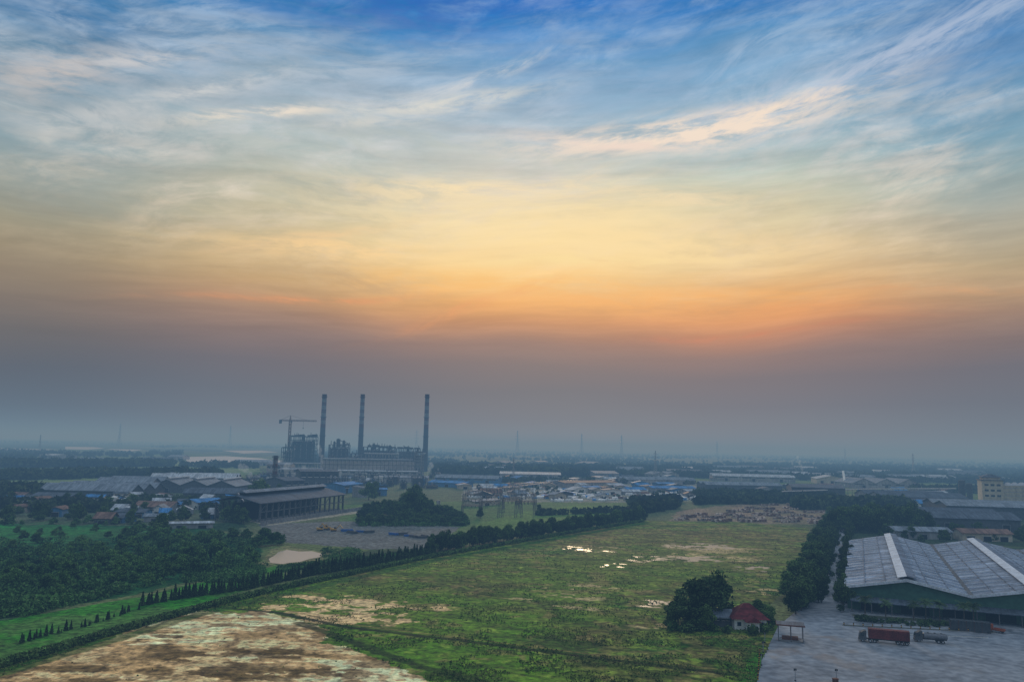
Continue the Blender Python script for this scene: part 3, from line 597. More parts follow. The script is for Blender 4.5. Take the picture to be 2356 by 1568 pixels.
for k in range(n+1):
    xx=wd*k/n; c.box(xx-.5,xx+.5,-.5,.5,0,11,0); c.box(xx-.5,xx+.5,31.5,32.5,0,11,0)
    if k<n and k%3==0: c.beam((xx,0,6),(xx+wd/n,0,11),.35,0)
c.box(-.6,wd+.6,-.62,.62,5.9,6.4,0); c.box(-.6,wd+.6,-.7,.7,10.8,11.4,0)
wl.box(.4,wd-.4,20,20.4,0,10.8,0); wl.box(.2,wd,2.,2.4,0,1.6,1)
r.hexa([(-3,-2,11.3),(wd+2,-2,11.3),(wd+2,16,15.5),(-3,16,15.5)],[(-3,-2,11.7),(wd+2,-2,11.7),(wd+2,16,15.9),(-3,16,15.9)],0)
r.hexa([(-3,16,15.5),(wd+2,16,15.5),(wd+2,35,11.3),(-3,35,11.3)],[(-3,16,15.9),(wd+2,16,15.9),(wd+2,35,11.7),(-3,35,11.7)],0)
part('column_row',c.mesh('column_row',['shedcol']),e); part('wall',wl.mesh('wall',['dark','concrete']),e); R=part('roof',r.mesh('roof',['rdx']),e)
v_=MB(); v_.box(4,wd-4,13.6,18.4,15.4,17.6,0); v_.hexa([(2,12.4,17.3),(wd-2,12.4,17.3),(wd-2,19.6,17.3),(2,19.6,17.3)],[(2,15.8,18.8),(wd-2,15.8,18.8),(wd-2,16.2,18.8),(2,16.2,18.8)],1); part('roof_vent',v_.mesh('roof_vent',['dark','rgx']),R)
x0,y0,wd,rot=frame((600,1208),(838,1172)); m=MB(); m.box(0,wd,-.15,.15,0,2.2); m.box(0,wd,-.25,.25,2.2,2.4)
for k in range(int(wd/6)): m.box(k*6-.25,k*6+.25,-.3,.3,0,2.6)
top('boundary_wall',m.mesh('boundary_wall',['concrete']),(x0,y0,0),rot,'low pale concrete boundary wall with piers','wall')

def stack(u,vb,vt,rb,rt_,label,bands,frac):
    x,y=G(u,vb); H=ZAT(x,y,vt); e=E('smokestack',(x,y,0),0,label,'chimney','power station chimneys')
    m=MB(); zb=H*(1-frac); rz=lambda z:rb+(rt_-rb)*z/H
    m.cyl((0,0,0),(0,0,zb),rb,rz(zb),28,0)
    for k in range(bands):
        a=zb+(H-zb)*k/bands; b_=zb+(H-zb)*(k+1)/bands; m.cyl((0,0,a),(0,0,b_),rz(a),rz(b_),28,1 if k%2==0 else 2)
    part('shaft',m.mesh('shaft',['stackgrey','stackred','stackwhite']),e)
    g=MB(); g.cyl((0,0,H-.2),(0,0,H+1.2),rt_*1.08,rt_*1.08,28,0); part('rim',g.mesh('rim',['walldark']),e)
    for fz in (.97,.7,.45):
        g=MB(); q=rz(H*fz); g.cyl((0,0,H*fz),(0,0,H*fz+.5),q+1.3,q+1.3,24,0)
        for i in range(16):
            a=i*6.283/16; g.beam(((q+1.2)*math.cos(a),(q+1.2)*math.sin(a),H*fz+.5),((q+1.2)*math.cos(a),(q+1.2)*math.sin(a),H*fz+1.8),.12)
        part('gallery',g.mesh('gallery',['walldark']),e)
    l=MB(); l.box(-.4,.4,-rb-.6,-rb+.3,0,1); l.beam((0,-rb-.4,0),(0,-rt_-.4,H),.4); part('ladder',l.mesh('ladder',['walldark']),e)
stack(738,1080,908,5.2,4.1,'tall concrete chimney with red and white bands at top',9,.44)
stack(827,1080,908,5.0,3.9,'tall slender chimney banded red and white',9,.44)
stack(977,1084,908,5.0,3.9,'tall red and white banded chimney at hall end',9,.44)
stack(630,1128,1050,2.7,2.2,'short chimney banded red and white along its whole height',9,.95)
def steelframe(m,x0,x1,nx,y0,y1,ny,z0,z1,nz,w,mi=0,floors=True):
    xs=[x0+(x1-x0)*i/nx for i in range(nx+1)]; ys=[y0+(y1-y0)*i/ny for i in range(ny+1)]; zs=[z0+(z1-z0)*i/nz for i in range(nz+1)]
    for x in xs:
        for y in ys: m.box(x-w/2,x+w/2,y-w/2,y+w/2,z0,z1,mi)
    for z in zs[1:]:
        for y in ys: m.box(x0,x1,y-w*.35,y+w*.35,z-w*.8,z,mi)
        for x in xs: m.box(x-w*.35,x+w*.35,y0,y1,z-w*.8,z,mi)
    for i in range(nx):
        for k in range(nz):
            if random.random()<.35: m.beam((xs[i],y0-.1,zs[k]),(xs[i+1],y0-.1,zs[k+1]),w*.5,mi)
        for k in range(1,nz):
            if random.random()<.5: m.box(xs[i],xs[i+1],y0,ys[1],zs[k],zs[k]+.25,mi)
    for k in range(1,nz+1):
        m.box(x0,x1,y0-.05,y0+.05,zs[k]+1.0,zs[k]+1.15,mi)
def boiler(u0,u1,vb,vt,nx,nz,label,mat,fill=.6,depth=34,bm_='walldark'):
    x0,y0,wd,rot=frame((u0,vb),(u1,vb+.5)); H=ZAT(x0,y0,vt); e=E('boiler_house',(x0,y0,0),rot,label,'boiler house','boiler houses of the power station')
    m=MB(); steelframe(m,0,wd,nx,0,depth,2,0,H,nz,1.0); part('frame',m.mesh('frame',[mat]),e)
    b=MB(); q=wd*fill/2; b.box(wd/2-q,wd/2+q,7,depth-5,H*.1,H*.86,0)
    for k in range(5): b.box(wd/2-q-.3,wd/2+q+.3,6.7,depth-4.7,H*(.15+.14*k),H*(.15+.14*k)+.8,1)
    part('boiler',b.mesh('boiler',[bm_,'steel']),e)
    d=MB()
    for k in range(4):
        a=wd*(.15+.22*k); d.cyl((a,3,H*.3),(a,3,H*.75+k*2),1.1,1.1,10,0); d.cyl((a,3,H*.75+k*2),(a+5,9,H*.8+k*2),1.1,1.1,10,0)
    part('duct',d.mesh('duct',['galv']),e)
    r=MB()
    for k in range(nx): 
        if random.random()<.7: r.box(wd*k/nx+.6,wd*(k+1)/nx-.6,2,depth-3,H+.05,H+random.uniform(1,4.5),0)
    for k in range(5): q0=wd*random.random(); r.cyl((q0,5,H),(q0,5,H+random.uniform(3,8)),.6,.5,8,0)
    part('roof_plant',r.mesh('roof_plant',['steel']),e)
boiler(667,728,1079,1003,6,9,'open green steel frame of a boiler house under construction','steelgreen',.8)
boiler(645,672,1082,1029,3,5,'lower steel framed bunker beside the boiler house','steelgreen',.6)
boiler(757,803,1082,1022,5,7,'boiler house with exposed ducts and steel frame','steel',.85)
boiler(835,872,1082,1027,4,6,'boiler house with pipework and flat steel roof','steel',.85)
boiler(872,910,1082,1029,4,6,'boiler house with pipework, lower roof','steel',.85)
boiler(918,966,1082,1031,6,6,'boiler house with open steel top deck','steel',.8,34,'wall')
boiler(953,968,1094,1040,1,8,'narrow steel stair tower beside the hall','concrete',.9,10)
boiler(805,835,1082,1042,3,4,'steel pipe deck between two boiler houses','steel',.6)
for u,vb,v0,v1,rad in ((772,1082,1021,1010,3.5),(785,1082,1021,1014,2.6),(763,1082,1024,1016,2.),(690,1079,1006,1000,3),(855,1082,1028,1022,3),(893,1082,1029,1025,3),(935,1082,1032,1028,2.6)):
    x,y=G(u,vb); za=ZAT(x,y+12,v0); zb=ZAT(x,y+12,v1); m=MB(); m.cyl((0,0,za-6),(0,0,zb),rad,rad,14); m.cyl((0,0,zb),(0,0,zb+1.5),rad,rad*.4,14); m.cyl((rad,0,zb-2),(rad+5,0,zb-4),.6,.6,8)
    for q in (-1,1): m.beam((q*rad,q*rad,za-20),(q*rad,q*rad,za-4),.6); m.beam((q*rad,-q*rad,za-20),(q*rad,-q*rad,za-4),.6)
    top('boiler_vessel',m.mesh('boiler_vessel',['steel']),(x,y+12,0),0,'grey steel vessel with relief pipe above boiler frame','vessel','vessels on the boiler houses')
for k,(u0,u1,v) in enumerate(((740,955,1056),(835,915,1044),(640,735,1066))):
    x0,y0=G(u0,1092); x1,y1=G(u1,1094); z=ZAT(x0,y0,v)+1; m=MB(); m.cyl((x0,y0+4,z),(x1,y1+4,z),1.3,1.3,10)
    for i in range(12):
        f=(i+.5)/12; m.box(x0+(x1-x0)*f-.3,x0+(x1-x0)*f+.3,y0+(y1-y0)*f+3.6,y0+(y1-y0)*f+4.4,z-6,z-1)
    top('steam_pipe',m.mesh('steam_pipe',['galv']),(0,0,0),0,'thick grey insulated steam pipe on steel supports','pipe','steam pipes along the turbine hall')
def lattice(m,a,b,wd,n,t,mi=0):
    a=Vector(a); b=Vector(b); d=(b-a); dn=d.normalized(); q=Vector((0,0,1)) if abs(dn.z)<.9 else Vector((0,1,0)); x=dn.cross(q).normalized()*wd/2; y=x.cross(dn).normalized()*wd/2
    cs=[x+y,x-y,-x-y,-x+y]
    for c in cs: m.beam(a+c,b+c,t,mi)
    for i in range(n):
        p0=a+d*i/n; p1=a+d*(i+1)/n
        for j in range(4):
            c0,c1=cs[j],cs[(j+1)%4]; m.beam(p0+(c0 if i%2 else c1),p1+(c1 if i%2 else c0),t*.7,mi)
mt['craney']=material('weathered crane yellow',(.20,.10,.03),.6,(.1,1),.25)
x,y=G(662,1076); zt=ZAT(x,y,955); zj=ZAT(x,y,968); xl=-24*y/FP; xr=60*y/FP
e=E('tower_crane',(x,y,0),0,'yellow tower crane standing over the boiler frame','tower crane')
m=MB(); lattice(m,(0,0,0),(0,0,zj),3.6,26,1.); part('mast',m.mesh('mast',['craney']),e)
m=MB(); lattice(m,(1,0,zj+1),(xr,0,zj+1),2.2,20,.75); m.beam((0,0,zt),(xr*.65,0,zj+2),.4); m.beam((0,0,zt),(xl*.9,0,zj+2),.4); part('jib',m.mesh('jib',['craney']),e)
m=MB(); lattice(m,(-1,0,zj+1),(xl,0,zj+1),2.2,7,.75); part('counter_jib',m.mesh('counter_jib',['craney']),e)
m=MB(); m.box(xl-1,xl+3.5,-1.6,1.6,zj-5,zj+2); part('counterweight',m.mesh('counterweight',['stackgrey']),e)
m=MB(); m.hexa([(-2,-2,zj),(2,-2,zj),(2,2,zj),(-2,2,zj)],[(-.5,-.5,zt),(.5,-.5,zt),(.5,.5,zt),(-.5,.5,zt)]); part('apex',m.mesh('apex',['craney']),e)
m=MB(); m.box(1.5,4,-3,-.8,zj-3,zj-.2); part('cab',m.mesh('cab',['glass']),e)
m=MB(); m.beam((xr*.5,0,zj),(xr*.5,0,zj-12),.3); m.box(xr*.5-.8,xr*.5+.8,-.6,.6,zj-14,zj-12); part('hook',m.mesh('hook',['black']),e)
def pylonmesh(t,arms=3):
    m=MB(); b=.075; q=.6
    for sx in (-1,1):
        for sy in (-1,1): m.beam((sx*b,sy*b,0),(sx*b*.25,sy*b*.25,q),t); m.beam((sx*b*.25,sy*b*.25,q),(sx*.006,sy*.006,1.),t)
    for i in range(8):
        z0=q*i/8; z1=q*(i+1)/8; w0=b*(1-.75*i/8); w1=b*(1-.75*(i+1)/8)
        for sy in (-1,1): m.beam((-w0,sy*w0,z0),(w1,sy*w1,z1),t*.6); m.beam((w0,sy*w0,z0),(-w1,sy*w1,z1),t*.6)
    for k in range(arms):
        z=q+.4*(.1+.3*k); aw=.11-.018*k
        m.beam((-aw,0,z),(aw,0,z),t*.8); m.beam((-aw,0,z),(0,0,z+.05),t*.6); m.beam((aw,0,z),(0,0,z+.05),t*.6)
    return m.mesh('pylon',['galv'])
pm1=pylonmesh(.008); pm2=pylonmesh(.010)
for u,vb,vt in ((273,1030,974),(528,1028,979),(957,1042,988),(1190,1046,990),(1338,1048,997),(1430,1050,1000),(1508,1100,1036),(1181,1105,1052),(2102,1088,1042),(90,1040,999),(1945,1064,1030),(1650,1052,1014)):
    x,y=G(u,vb); H=ZAT(x,y,vt); top('electricity_pylon',pm1 if vb<1050 else pm2,(x,y,0),random.uniform(-.6,.6),'tall steel lattice electricity pylon on the plain','pylon','electricity pylons across the plain',sc=H)
def gantry(wd,h):
    m=MB(); 
    for s in (-1,1): 
        for q in (-.8,.8): m.beam((s*wd/2+q,0,0),(s*wd/2+q*.3,0,h),.3)
        for k in range(6): m.beam((s*wd/2-.8,0,h*k/6),(s*wd/2+.7,0,h*(k+1)/6),.16)
        m.beam((s*wd/2,0,h),(s*wd/2,0,h*1.25),.2)
    lattice(m,(-wd/2,0,h-.6),(wd/2,0,h-.6),1.3,10,.2)
    for k in range(5): m.cyl((-wd/2+wd*(k+.5)/5,0,h-1.3),(-wd/2+wd*(k+.5)/5,0,h-3.2),.3,.3,6)
    return m.mesh('substation_gantry',['galvd'])
gmh=gantry(15,13)
for v in (1150,1159,1169,1179,1189):
    for u in (1090,1132,1174,1214):
        x,y=G(u+random.uniform(-8,8),v+(u-1100)*.01); top('substation_gantry',gmh,(x,y,0),random.uniform(-.2,.2)+ (0 if u<1180 else .1),'grey lattice gantry with insulators in the substation','substation gantry','gantries in the substation',sc=(.9,1,random.uniform(.65,1.0)))
def rack(pts,h,label,wd=1.8,mat='galv',name='pipe_rack'):
    P=[G(*q) for q in pts]; m=MB(); s=MB()
    ox,oy=P[0]
    for (x1,y1),(x2,y2) in zip(P[:-1],P[1:]):
        a=(x1-ox,y1-oy,h);b=(x2-ox,y2-oy,h); m.beam(a,b,wd,0,.7); m.beam((a[0],a[1],h+.7),(b[0],b[1],h+.7),wd*.4,1,.4)
        s.beam((a[0],a[1],h-.55),(b[0],b[1],h-.55),.4)
        n=max(2,int(math.hypot(x2-x1,y2-y1)/9))
        for k in range(n+1):
            f=k/n; xx=a[0]+(b[0]-a[0])*f; yy=a[1]+(b[1]-a[1])*f; s.beam((xx,yy,0),(xx,yy,h-.5),.4)
    e=E(name,(ox,oy,0),0,label,'pipe rack'); part('pipe',m.mesh('pipe',[mat,'galv']),e); part('support',s.mesh('support',['galvd']),e)
rack([(1072,1144),(1250,1121),(1385,1118)],5,'raised pale pipe bridge on steel posts',.9)
rack([(1100,1130),(1330,1112)],5,'raised grey conveyor bridge on steel posts',1.1)
rack([(1800,1150),(1990,1142),(2200,1140)],9,'long pale elevated conveyor bridge',1.3,'white')
rack([(560,1190),(545,1160),(620,1140)],9,'blue grey inclined coal conveyor',1.6,'steel')
x0,y0=G(1945,1120); m=MB()
m.beam((0,0,1),(14,40,22),3,0,2.4)
for k in range(1,6): m.beam((14*k/6,40*k/6,0),(14*k/6,40*k/6,1+21*k/6),.7)
top('inclined_conveyor',m.mesh('inclined_conveyor',['white']),(x0,y0,0),0,'white covered conveyor rising on steel legs','conveyor')
x0,y0,wd,rot=frame((2262,1166),(2312,1168)); Hs=ZAT(x0,y0,1104); e=E('grain_elevator',(x0,y0,0),rot,'cream silo headhouse tower with dark window bands','silo building')
m=MB(); m.box(0,wd,0,22,0,Hs); m.box(wd*.1,wd*.9,3,19,Hs,Hs+3); part('wall',m.mesh('wall',['wallcream']),e)
m=MB(); m.hexa([(-1,-1,Hs),(wd+1,-1,Hs),(wd+1,23,Hs),(-1,23,Hs)],[(-1,-1,Hs+.6),(wd+1,-1,Hs+.6),(wd+1,23,Hs+.6),(-1,23,Hs+.6)]); m.hexa([(0,2,Hs+3),(wd,2,Hs+3),(wd,20,Hs+3),(0,20,Hs+3)],[(wd*.4,8,Hs+6),(wd*.6,8,Hs+6),(wd*.6,14,Hs+6),(wd*.4,14,Hs+6)]); part('roof',m.mesh('roof',['rdx']),e)
for k in range(4):
    for j in range(3):
        m=MB(); m.box(wd*(.12+.28*j),wd*(.3+.28*j),-.15,-.02,Hs*(.2+.2*k),Hs*(.27+.2*k)); part('window',m.mesh('window',['glass']),e)
for k in range(6):
    x,y=G(2322+(k%4)*16,1168 - (k//4)*5); Hk=ZAT(x,y,1116); m=MB(); m.cyl((0,0,0),(0,0,Hk),5.5,5.5,22,0); m.cyl((0,0,Hk),(0,0,Hk+3),5.6,1,22,1)
    for q in range(6): m.cyl((0,0,Hk*q/6+1),(0,0,Hk*q/6+1.4),5.6,5.6,22,1)
    top('storage_silo',m.mesh('storage_silo',['wallcream','galv']),(x,y,0),0,'cylindrical cream storage silo with conical cap','silo','row of silos beside the headhouse')
for (u,vb,vt,rr_,mm_) in ((260,1170,1143,2.4,'white'),(540,1150,1130,3,'galv'),(820,1142,1118,4,'concrete'),(832,1144,1120,4,'concrete'),(1020,1108,1098,4,'white'),(590,1112,1096,4,'galv'),(2215,1150,1105,3.5,'walldark'),(2232,1152,1112,3,'walldark')):
    x,y=G(u,vb); Hk=ZAT(x,y,vt); m=MB(); m.cyl((0,0,0),(0,0,Hk),rr_,rr_,18); m.cyl((0,0,Hk),(0,0,Hk+.8),rr_,rr_*.3,18); m.beam((rr_+.2,0,0),(rr_+.2,0,Hk+1),.3)
    top('storage_tank',m.mesh('storage_tank',[mm_]),(x,y,0),0,'upright cylindrical storage tank with ladder','tank','storage tanks')
for k in range(80):
    u=random.uniform(560,1000); v=random.uniform(1097,1132); x,y=G(u,v); m=MB(); a=random.uniform(5,14); h=random.uniform(3,13)
    steelframe(m,0,a,2,0,8,1,0,h,2,.5); m.box(1,a-1,1,7,.5,h*.8,1); m.cyl((a/2,4,h),(a/2,4,h+3),1,1,10,2)
    top('process_skid',m.mesh('process_skid',['steel',random.choice(['wall','wallblue','white','walldark','walldark']),'galv']),(x,y,0),random.uniform(-.2,.2),'steel framed process unit with vessel and pipe','process unit','process units around the power station')

x0,y0,wd,rot=frame((1690,1447),(1752,1452)); wd=9.; e=E('house',(x0,y0,0),rot+.25,'small white house with hipped red tile roof','house')
m=MB(); m.box(0,wd,0,8,0,3); m.box(3.,6.2,-3,0-.01,0,2.7); part('wall',m.mesh('wall',['white']),e)
m=MB(); m.hexa([(-.9,-.9,2.95),(wd+.9,-.9,2.95),(wd+.9,8.9,2.95),(-.9,8.9,2.95)],[(3.6,3.8,6.6),(wd-3.6,3.8,6.6),(wd-3.6,4.2,6.6),(3.6,4.2,6.6)])
m.hexa([(2.4,-3.7,2.7),(6.8,-3.7,2.7),(6.8,1,2.7),(2.4,1,2.7)],[(4.5,-3.6,4.2),(4.7,-3.6,4.2),(4.7,2.2,4.2),(4.5,2.2,4.2)]); part('roof',m.mesh('roof',['rtile']),e)
for a,b_,nm in ((3.9,4.9,'door'),(.8,1.9,'window'),(7.1,8.2,'window')):
    m=MB(); yy=-3.06 if nm=='door' else -.06; m.box(a,b_,yy,yy+.05,0 if nm=='door' else 1.,2.1,0); part(nm,m.mesh(nm,['wallblue' if nm=='door' else 'glass']),e)
shed((1634,1440),(1682,1442),6,2.8,4.2,1,'x','walldark','rgx','low outbuilding with grey sheet roof beside house','outbuilding','outbuilding',doors=0,win=2)
mt['rust']=material('rusty sheet',(.14,.06,.04),.8,(.5,3),.35)
x0,y0,wd,rot=frame((1791,1474),(1849,1479)); e=E('shelter',(x0,y0,0),rot,'open weighbridge shelter with flat roof and rusty fascia','shelter')
m=MB(); m.box(-.4,wd+.4,-.4,4.4,4.3,4.5,0); m.box(-.5,wd+.5,-.5,-.4,4.15,4.5,1); m.box(-.5,-.4,-.4,4.4,4.15,4.5,1); part('roof',m.mesh('roof',['rdx','rust']),e)
for xx in (0,wd*.5,wd-.15):
    for yy in (0,3.85): m=MB(); m.box(xx,xx+.15,yy,yy+.15,0,4.3); m.box(xx-.1,xx+.25,yy-.1,yy+.25,0,.15); part('post',m.mesh('post',['galvd']),e)
m=MB(); m.box(0,wd,.2,3.8,.02,.35,0); m.box(.5,wd-.5,.1,.16,1.0,1.1,1); m.box(wd*.15,wd*.8,1.,2.6,.35,1.2,1); part('platform',m.mesh('platform',['concrete','rust']),e)
def wheel(x,y,r=.5,w=.32):
    m=MB(); m.cyl((x,y-w/2,r),(x,y+w/2,r),r,r,18,0); m.cyl((x,y-w/2-.02,r),(x,y+w/2+.02,r),r*.55,r*.55,12,1); return ('wheel',m.mesh('wheel',['black','galv']))
def cabmesh(mat,dx=0):
    m=MB(); x0=dx; m.hexa([(x0,-1.2,.55),(x0+2.1,-1.2,.55),(x0+2.1,1.2,.55),(x0,1.2,.55)],[(x0,-1.2,1.7),(x0+2.1,-1.2,1.7),(x0+2.1,1.2,1.7),(x0,1.2,1.7)],0)
    m.hexa([(x0,-1.2,1.7),(x0+2.1,-1.2,1.7),(x0+2.1,1.2,1.7),(x0,1.2,1.7)],[(x0+.35,-1.1,2.75),(x0+2.1,-1.1,2.75),(x0+2.1,1.1,2.75),(x0+.35,1.1,2.75)],0)
    m.hexa([(x0+.7,-1.1,2.75),(x0+2.1,-1.1,2.75),(x0+2.1,1.1,2.75),(x0+.7,1.1,2.75)],[(x0+1.4,-1,3.25),(x0+2.1,-1,3.25),(x0+2.1,1,3.25),(x0+1.4,1,3.25)],0)
    m.box(x0-.12,x0,-1.15,1.15,.45,.85,1); g=MB(); g.hexa([(x0-.02,-1.0,1.8),(x0+.02,-1.0,1.8),(x0+.02,1.,1.8),(x0-.02,1.,1.8)],[(x0+.29,-.95,2.65),(x0+.33,-.95,2.65),(x0+.33,.95,2.65),(x0+.29,.95,2.65)]); g.hexa([(x0+.4,-1.215,1.75),(x0+1.5,-1.215,1.75),(x0+1.5,-1.19,1.75),(x0+.4,-1.19,1.75)],[(x0+.6,-1.13,2.55),(x0+1.5,-1.13,2.55),(x0+1.5,-1.1,2.55),(x0+.6,-1.1,2.55)])
    return [('cab',m.mesh('cab',[mat,'black'])),('windshield',g.mesh('windshield',['glass']))]
def container(x0,x1,z0,mat):
    m=MB(); m.box(x0,x1,-1.2,1.2,z0,z0+2.7,0); n=int((x1-x0)/.4)
    for k in range(n): xx=x0+(x1-x0)*(k+.3)/n; m.box(xx,xx+.16,-1.25,-1.2,z0+.15,z0+2.55,0); m.box(xx,xx+.16,1.2,1.25,z0+.15,z0+2.55,0); m.box(xx,xx+.16,-1.1,1.1,z0+2.7,z0+2.75,0)
    for xx in (x0-.02,x1-.14):
        for yy in (-1.27,1.11): m.box(xx,xx+.16,yy,yy+.16,z0-.02,z0+2.74,1)
    return ('container',m.mesh('container',[mat,'rust']))
ch=MB(); ch.box(.4,13.6,-.5,.5,.85,1.1); ch.box(3.,13.8,-1.15,-.95,1.1,1.25); ch.box(3.,13.8,.95,1.15,1.1,1.25); ch.box(4.2,5.4,-1.15,-.6,.5,1.0); ch.box(13.6,13.8,-1.2,1.2,.6,1.3)
truck=cabmesh('walldark')+[container(2.7,13.9,1.27,'contred'),('chassis',ch.mesh('chassis',['black']))]+[wheel(x,y) for x in (1.,3.1,4.3,10.6,11.8,13.) for y in (-1.0,1.0)]
x0,y0,wd,rot=frame((1976,1473),(2094,1484)); spawn(truck,'container_truck',(x0,y0,.05),rot,'articulated truck with a dark cab carrying a red shipping container','truck','trucks parked in the yard',sc=wd/14.)
ch=MB(); ch.box(.4,8.8,-.5,.5,.85,1.1); ta=MB(); ta.cyl((2.6,0,1.8),(8.8,0,1.8),.9,.9,20); ta.cyl((2.4,0,1.8),(2.6,0,1.8),.7,.9,20); ta.cyl((8.8,0,1.8),(9.0,0,1.8),.9,.7,20); ta.box(3,8.4,-.25,.25,2.66,2.78)
for k in range(3): ta.cyl((3.8+k*1.8,0,2.7),(3.8+k*1.8,0,2.95),.3,.3,12)
mt['tank']=material('dull dark tank steel',(.16,.17,.19),.5,(.3,2),.3,metal=.3)
tanker=cabmesh('walldark')+[('tank',ta.mesh('tank',['tank'])),('chassis',ch.mesh('chassis',['black']))]+[wheel(x,y) for x in (1.,6.4,7.6) for y in (-1.0,1.0)]
x0,y0,wd,rot=frame((2104,1474),(2180,1480)); spawn(tanker,'tanker_truck',(x0,y0,.05),rot,'low grey tanker truck with dark cab parked on paving','truck','trucks parked in the yard',sc=wd/9.)
ch=MB(); ch.box(.4,6.8,-.5,.5,.7,.95); bd=MB(); bd.box(2.3,7,-1.1,1.1,1.,1.15); bd.box(2.3,7,-1.15,-1.1,1.,1.8); bd.box(2.3,7,1.1,1.15,1.,1.8); bd.box(6.95,7,-1.1,1.1,1.,1.8)
lorry=cabmesh('orange')+[('truck_bed',bd.mesh('truck_bed',['orange'])),('chassis',ch.mesh('chassis',['black']))]+[wheel(x,y,.42) for x in (1.,5.8) for y in (-.95,.95)]
x0,y0=G(2272,1450); spawn(lorry,'flatbed_truck',(x0,y0,.05),-.9,'small orange flatbed truck beside a dark container','truck','trucks parked in the yard',sc=.65)
lorry2=cabmesh('white')+[container(2.4,7.6,1.0,'wall')]+[wheel(x,y,.45) for x in (1.,6.2) for y in (-.95,.95)]
for (u,v) in ((305,1196),(345,1194),(420,1186),(230,1196),(480,1192),(1440,1150),(1290,1152),(1560,1150),(1010,1160),(160,1190)):
    x,y=G(u,v); spawn(lorry2,'box_truck',(x,y,0),random.uniform(-3,3),'white box truck parked in an industrial yard','truck','box trucks in the works yards')
for k in range(5):
    x,y=G(2186+k*18,1447+k*1.6); pr=container(0,6.1,0.05,'walldark')[1]; o=top('shipping_container',pr,(x,y,.05),-.35,'dark steel shipping container with ribbed sides','container','containers beside the planted kerb',sc=(.36,1.,1.05))
def excavator():
    tk=MB()
    for yy in (-1.2,1.2): tk.hexa([(-1.7,yy-.3,0),(1.7,yy-.3,0),(1.7,yy+.3,0),(-1.7,yy+.3,0)],[(-2.1,yy-.3,.8),(2.1,yy-.3,.8),(2.1,yy+.3,.8),(-2.1,yy+.3,.8)])
    bo=MB(); bo.box(-2.3,1.6,-1.35,1.35,.95,1.9); bo.box(-2.4,-1.4,-1.3,1.3,1.9,2.2); cb_=MB(); cb_.box(.2,1.7,-1.3,-.2,1.9,2.95)
    am=MB(); am.beam((1.4,.3,1.6),(4.2,.3,4.3),.5); am.beam((4.2,.3,4.3),(6.2,.3,2.0),.38); bk=MB(); bk.hexa([(5.8,-.3,.6),(6.7,-.3,.9),(6.7,.9,.9),(5.8,.9,.6)],[(5.9,-.3,1.8),(6.5,-.3,2.1),(6.5,.9,2.1),(5.9,.9,1.8)])
    return [('track',tk.mesh('track',['black'])),('body',bo.mesh('body',['yellow'])),('cab',cb_.mesh('cab',['glass'])),('arm',am.mesh('arm',['yellow'])),('bucket',bk.mesh('bucket',['walldark']))]
ex=excavator()
for (u,v,rt2) in ((736,1220,.4),(752,1218,2.6),(768,1221,.1)):
    x,y=G(u,v); spawn(ex,'excavator',(x,y,0),rt2,'yellow tracked excavator parked on a gravel plot','excavator','excavators on the gravel plot',sc=.8)
def stackmesh(mat):
    m=MB()
    for k in range(3):
        for j in range(4-k): m.beam((random.uniform(-.5,0),j*.9-1.5,.4+k*.45),(6+random.uniform(0,1),j*.9-1.5,.4+k*.45),.38)
    for xx in (1,5): m.box(xx,xx+.3,-2.2,2,0,.2)
    return m.mesh('pipe_stack',[mat])
sm1=stackmesh('blue'); sm2=stackmesh('walldark')
for (u,v,q) in ((785,1222,1),(802,1225,0),(822,1223,1),(838,1225,0),(912,1230,0),(930,1233,1),(946,1234,0),(960,1237,0),(972,1233,0),(898,1229,1)):
    x,y=G(u,v); top('pipe_stack',sm1 if q else sm2,(x,y,0),random.uniform(-.8,.8),'stack of steel pipes laid on timber bearers' if not q else 'stack of blue pipes laid on timber bearers','pipe stack','pipe stacks on the gravel plot',sc=random.uniform(.7,1.))
def balemesh(seed):
    rg=random.Random(seed); m=MB(); a=rg.randint(3,6); b_=rg.randint(2,4)
    for i in range(a):
        for j in range(b_):
            for k in range(rg.randint(1,2)):
                x=i*1.6+rg.uniform(-.12,.12); y=j*1.4+rg.uniform(-.12,.12); m.box(x,x+1.45,y,y+1.25,k*1.0,k*1.0+.95,0 if rg.random()<.6 else 1)
    return m.mesh('bale_stack',['bale','balebrown'])
bm=[balemesh(i) for i in range(8)]
rows=[(1555,1197,1880,1202),(1560,1190,1885,1194),(1600,1183,1890,1187),(1640,1176,1895,1179),(1690,1169,1895,1171),(1740,1163,1895,1164)]
for (a,va,b_,vb) in rows:
    n=int((b_-a)/9.5)
    for k in range(n):
        if math.sin(k*.7+va*1.7)>.5: continue
        f=(k+random.uniform(.1,.9))/n; x,y=G(a+(b_-a)*f,va+(vb-va)*f+random.uniform(-2,2))
        top('bale_stack',random.choice(bm),(x,y,0),random.uniform(-.3,.3),'stack of brown and white waste paper bales','paper bales','bale stacks in the storage yard',sc=random.uniform(.6,1.05))
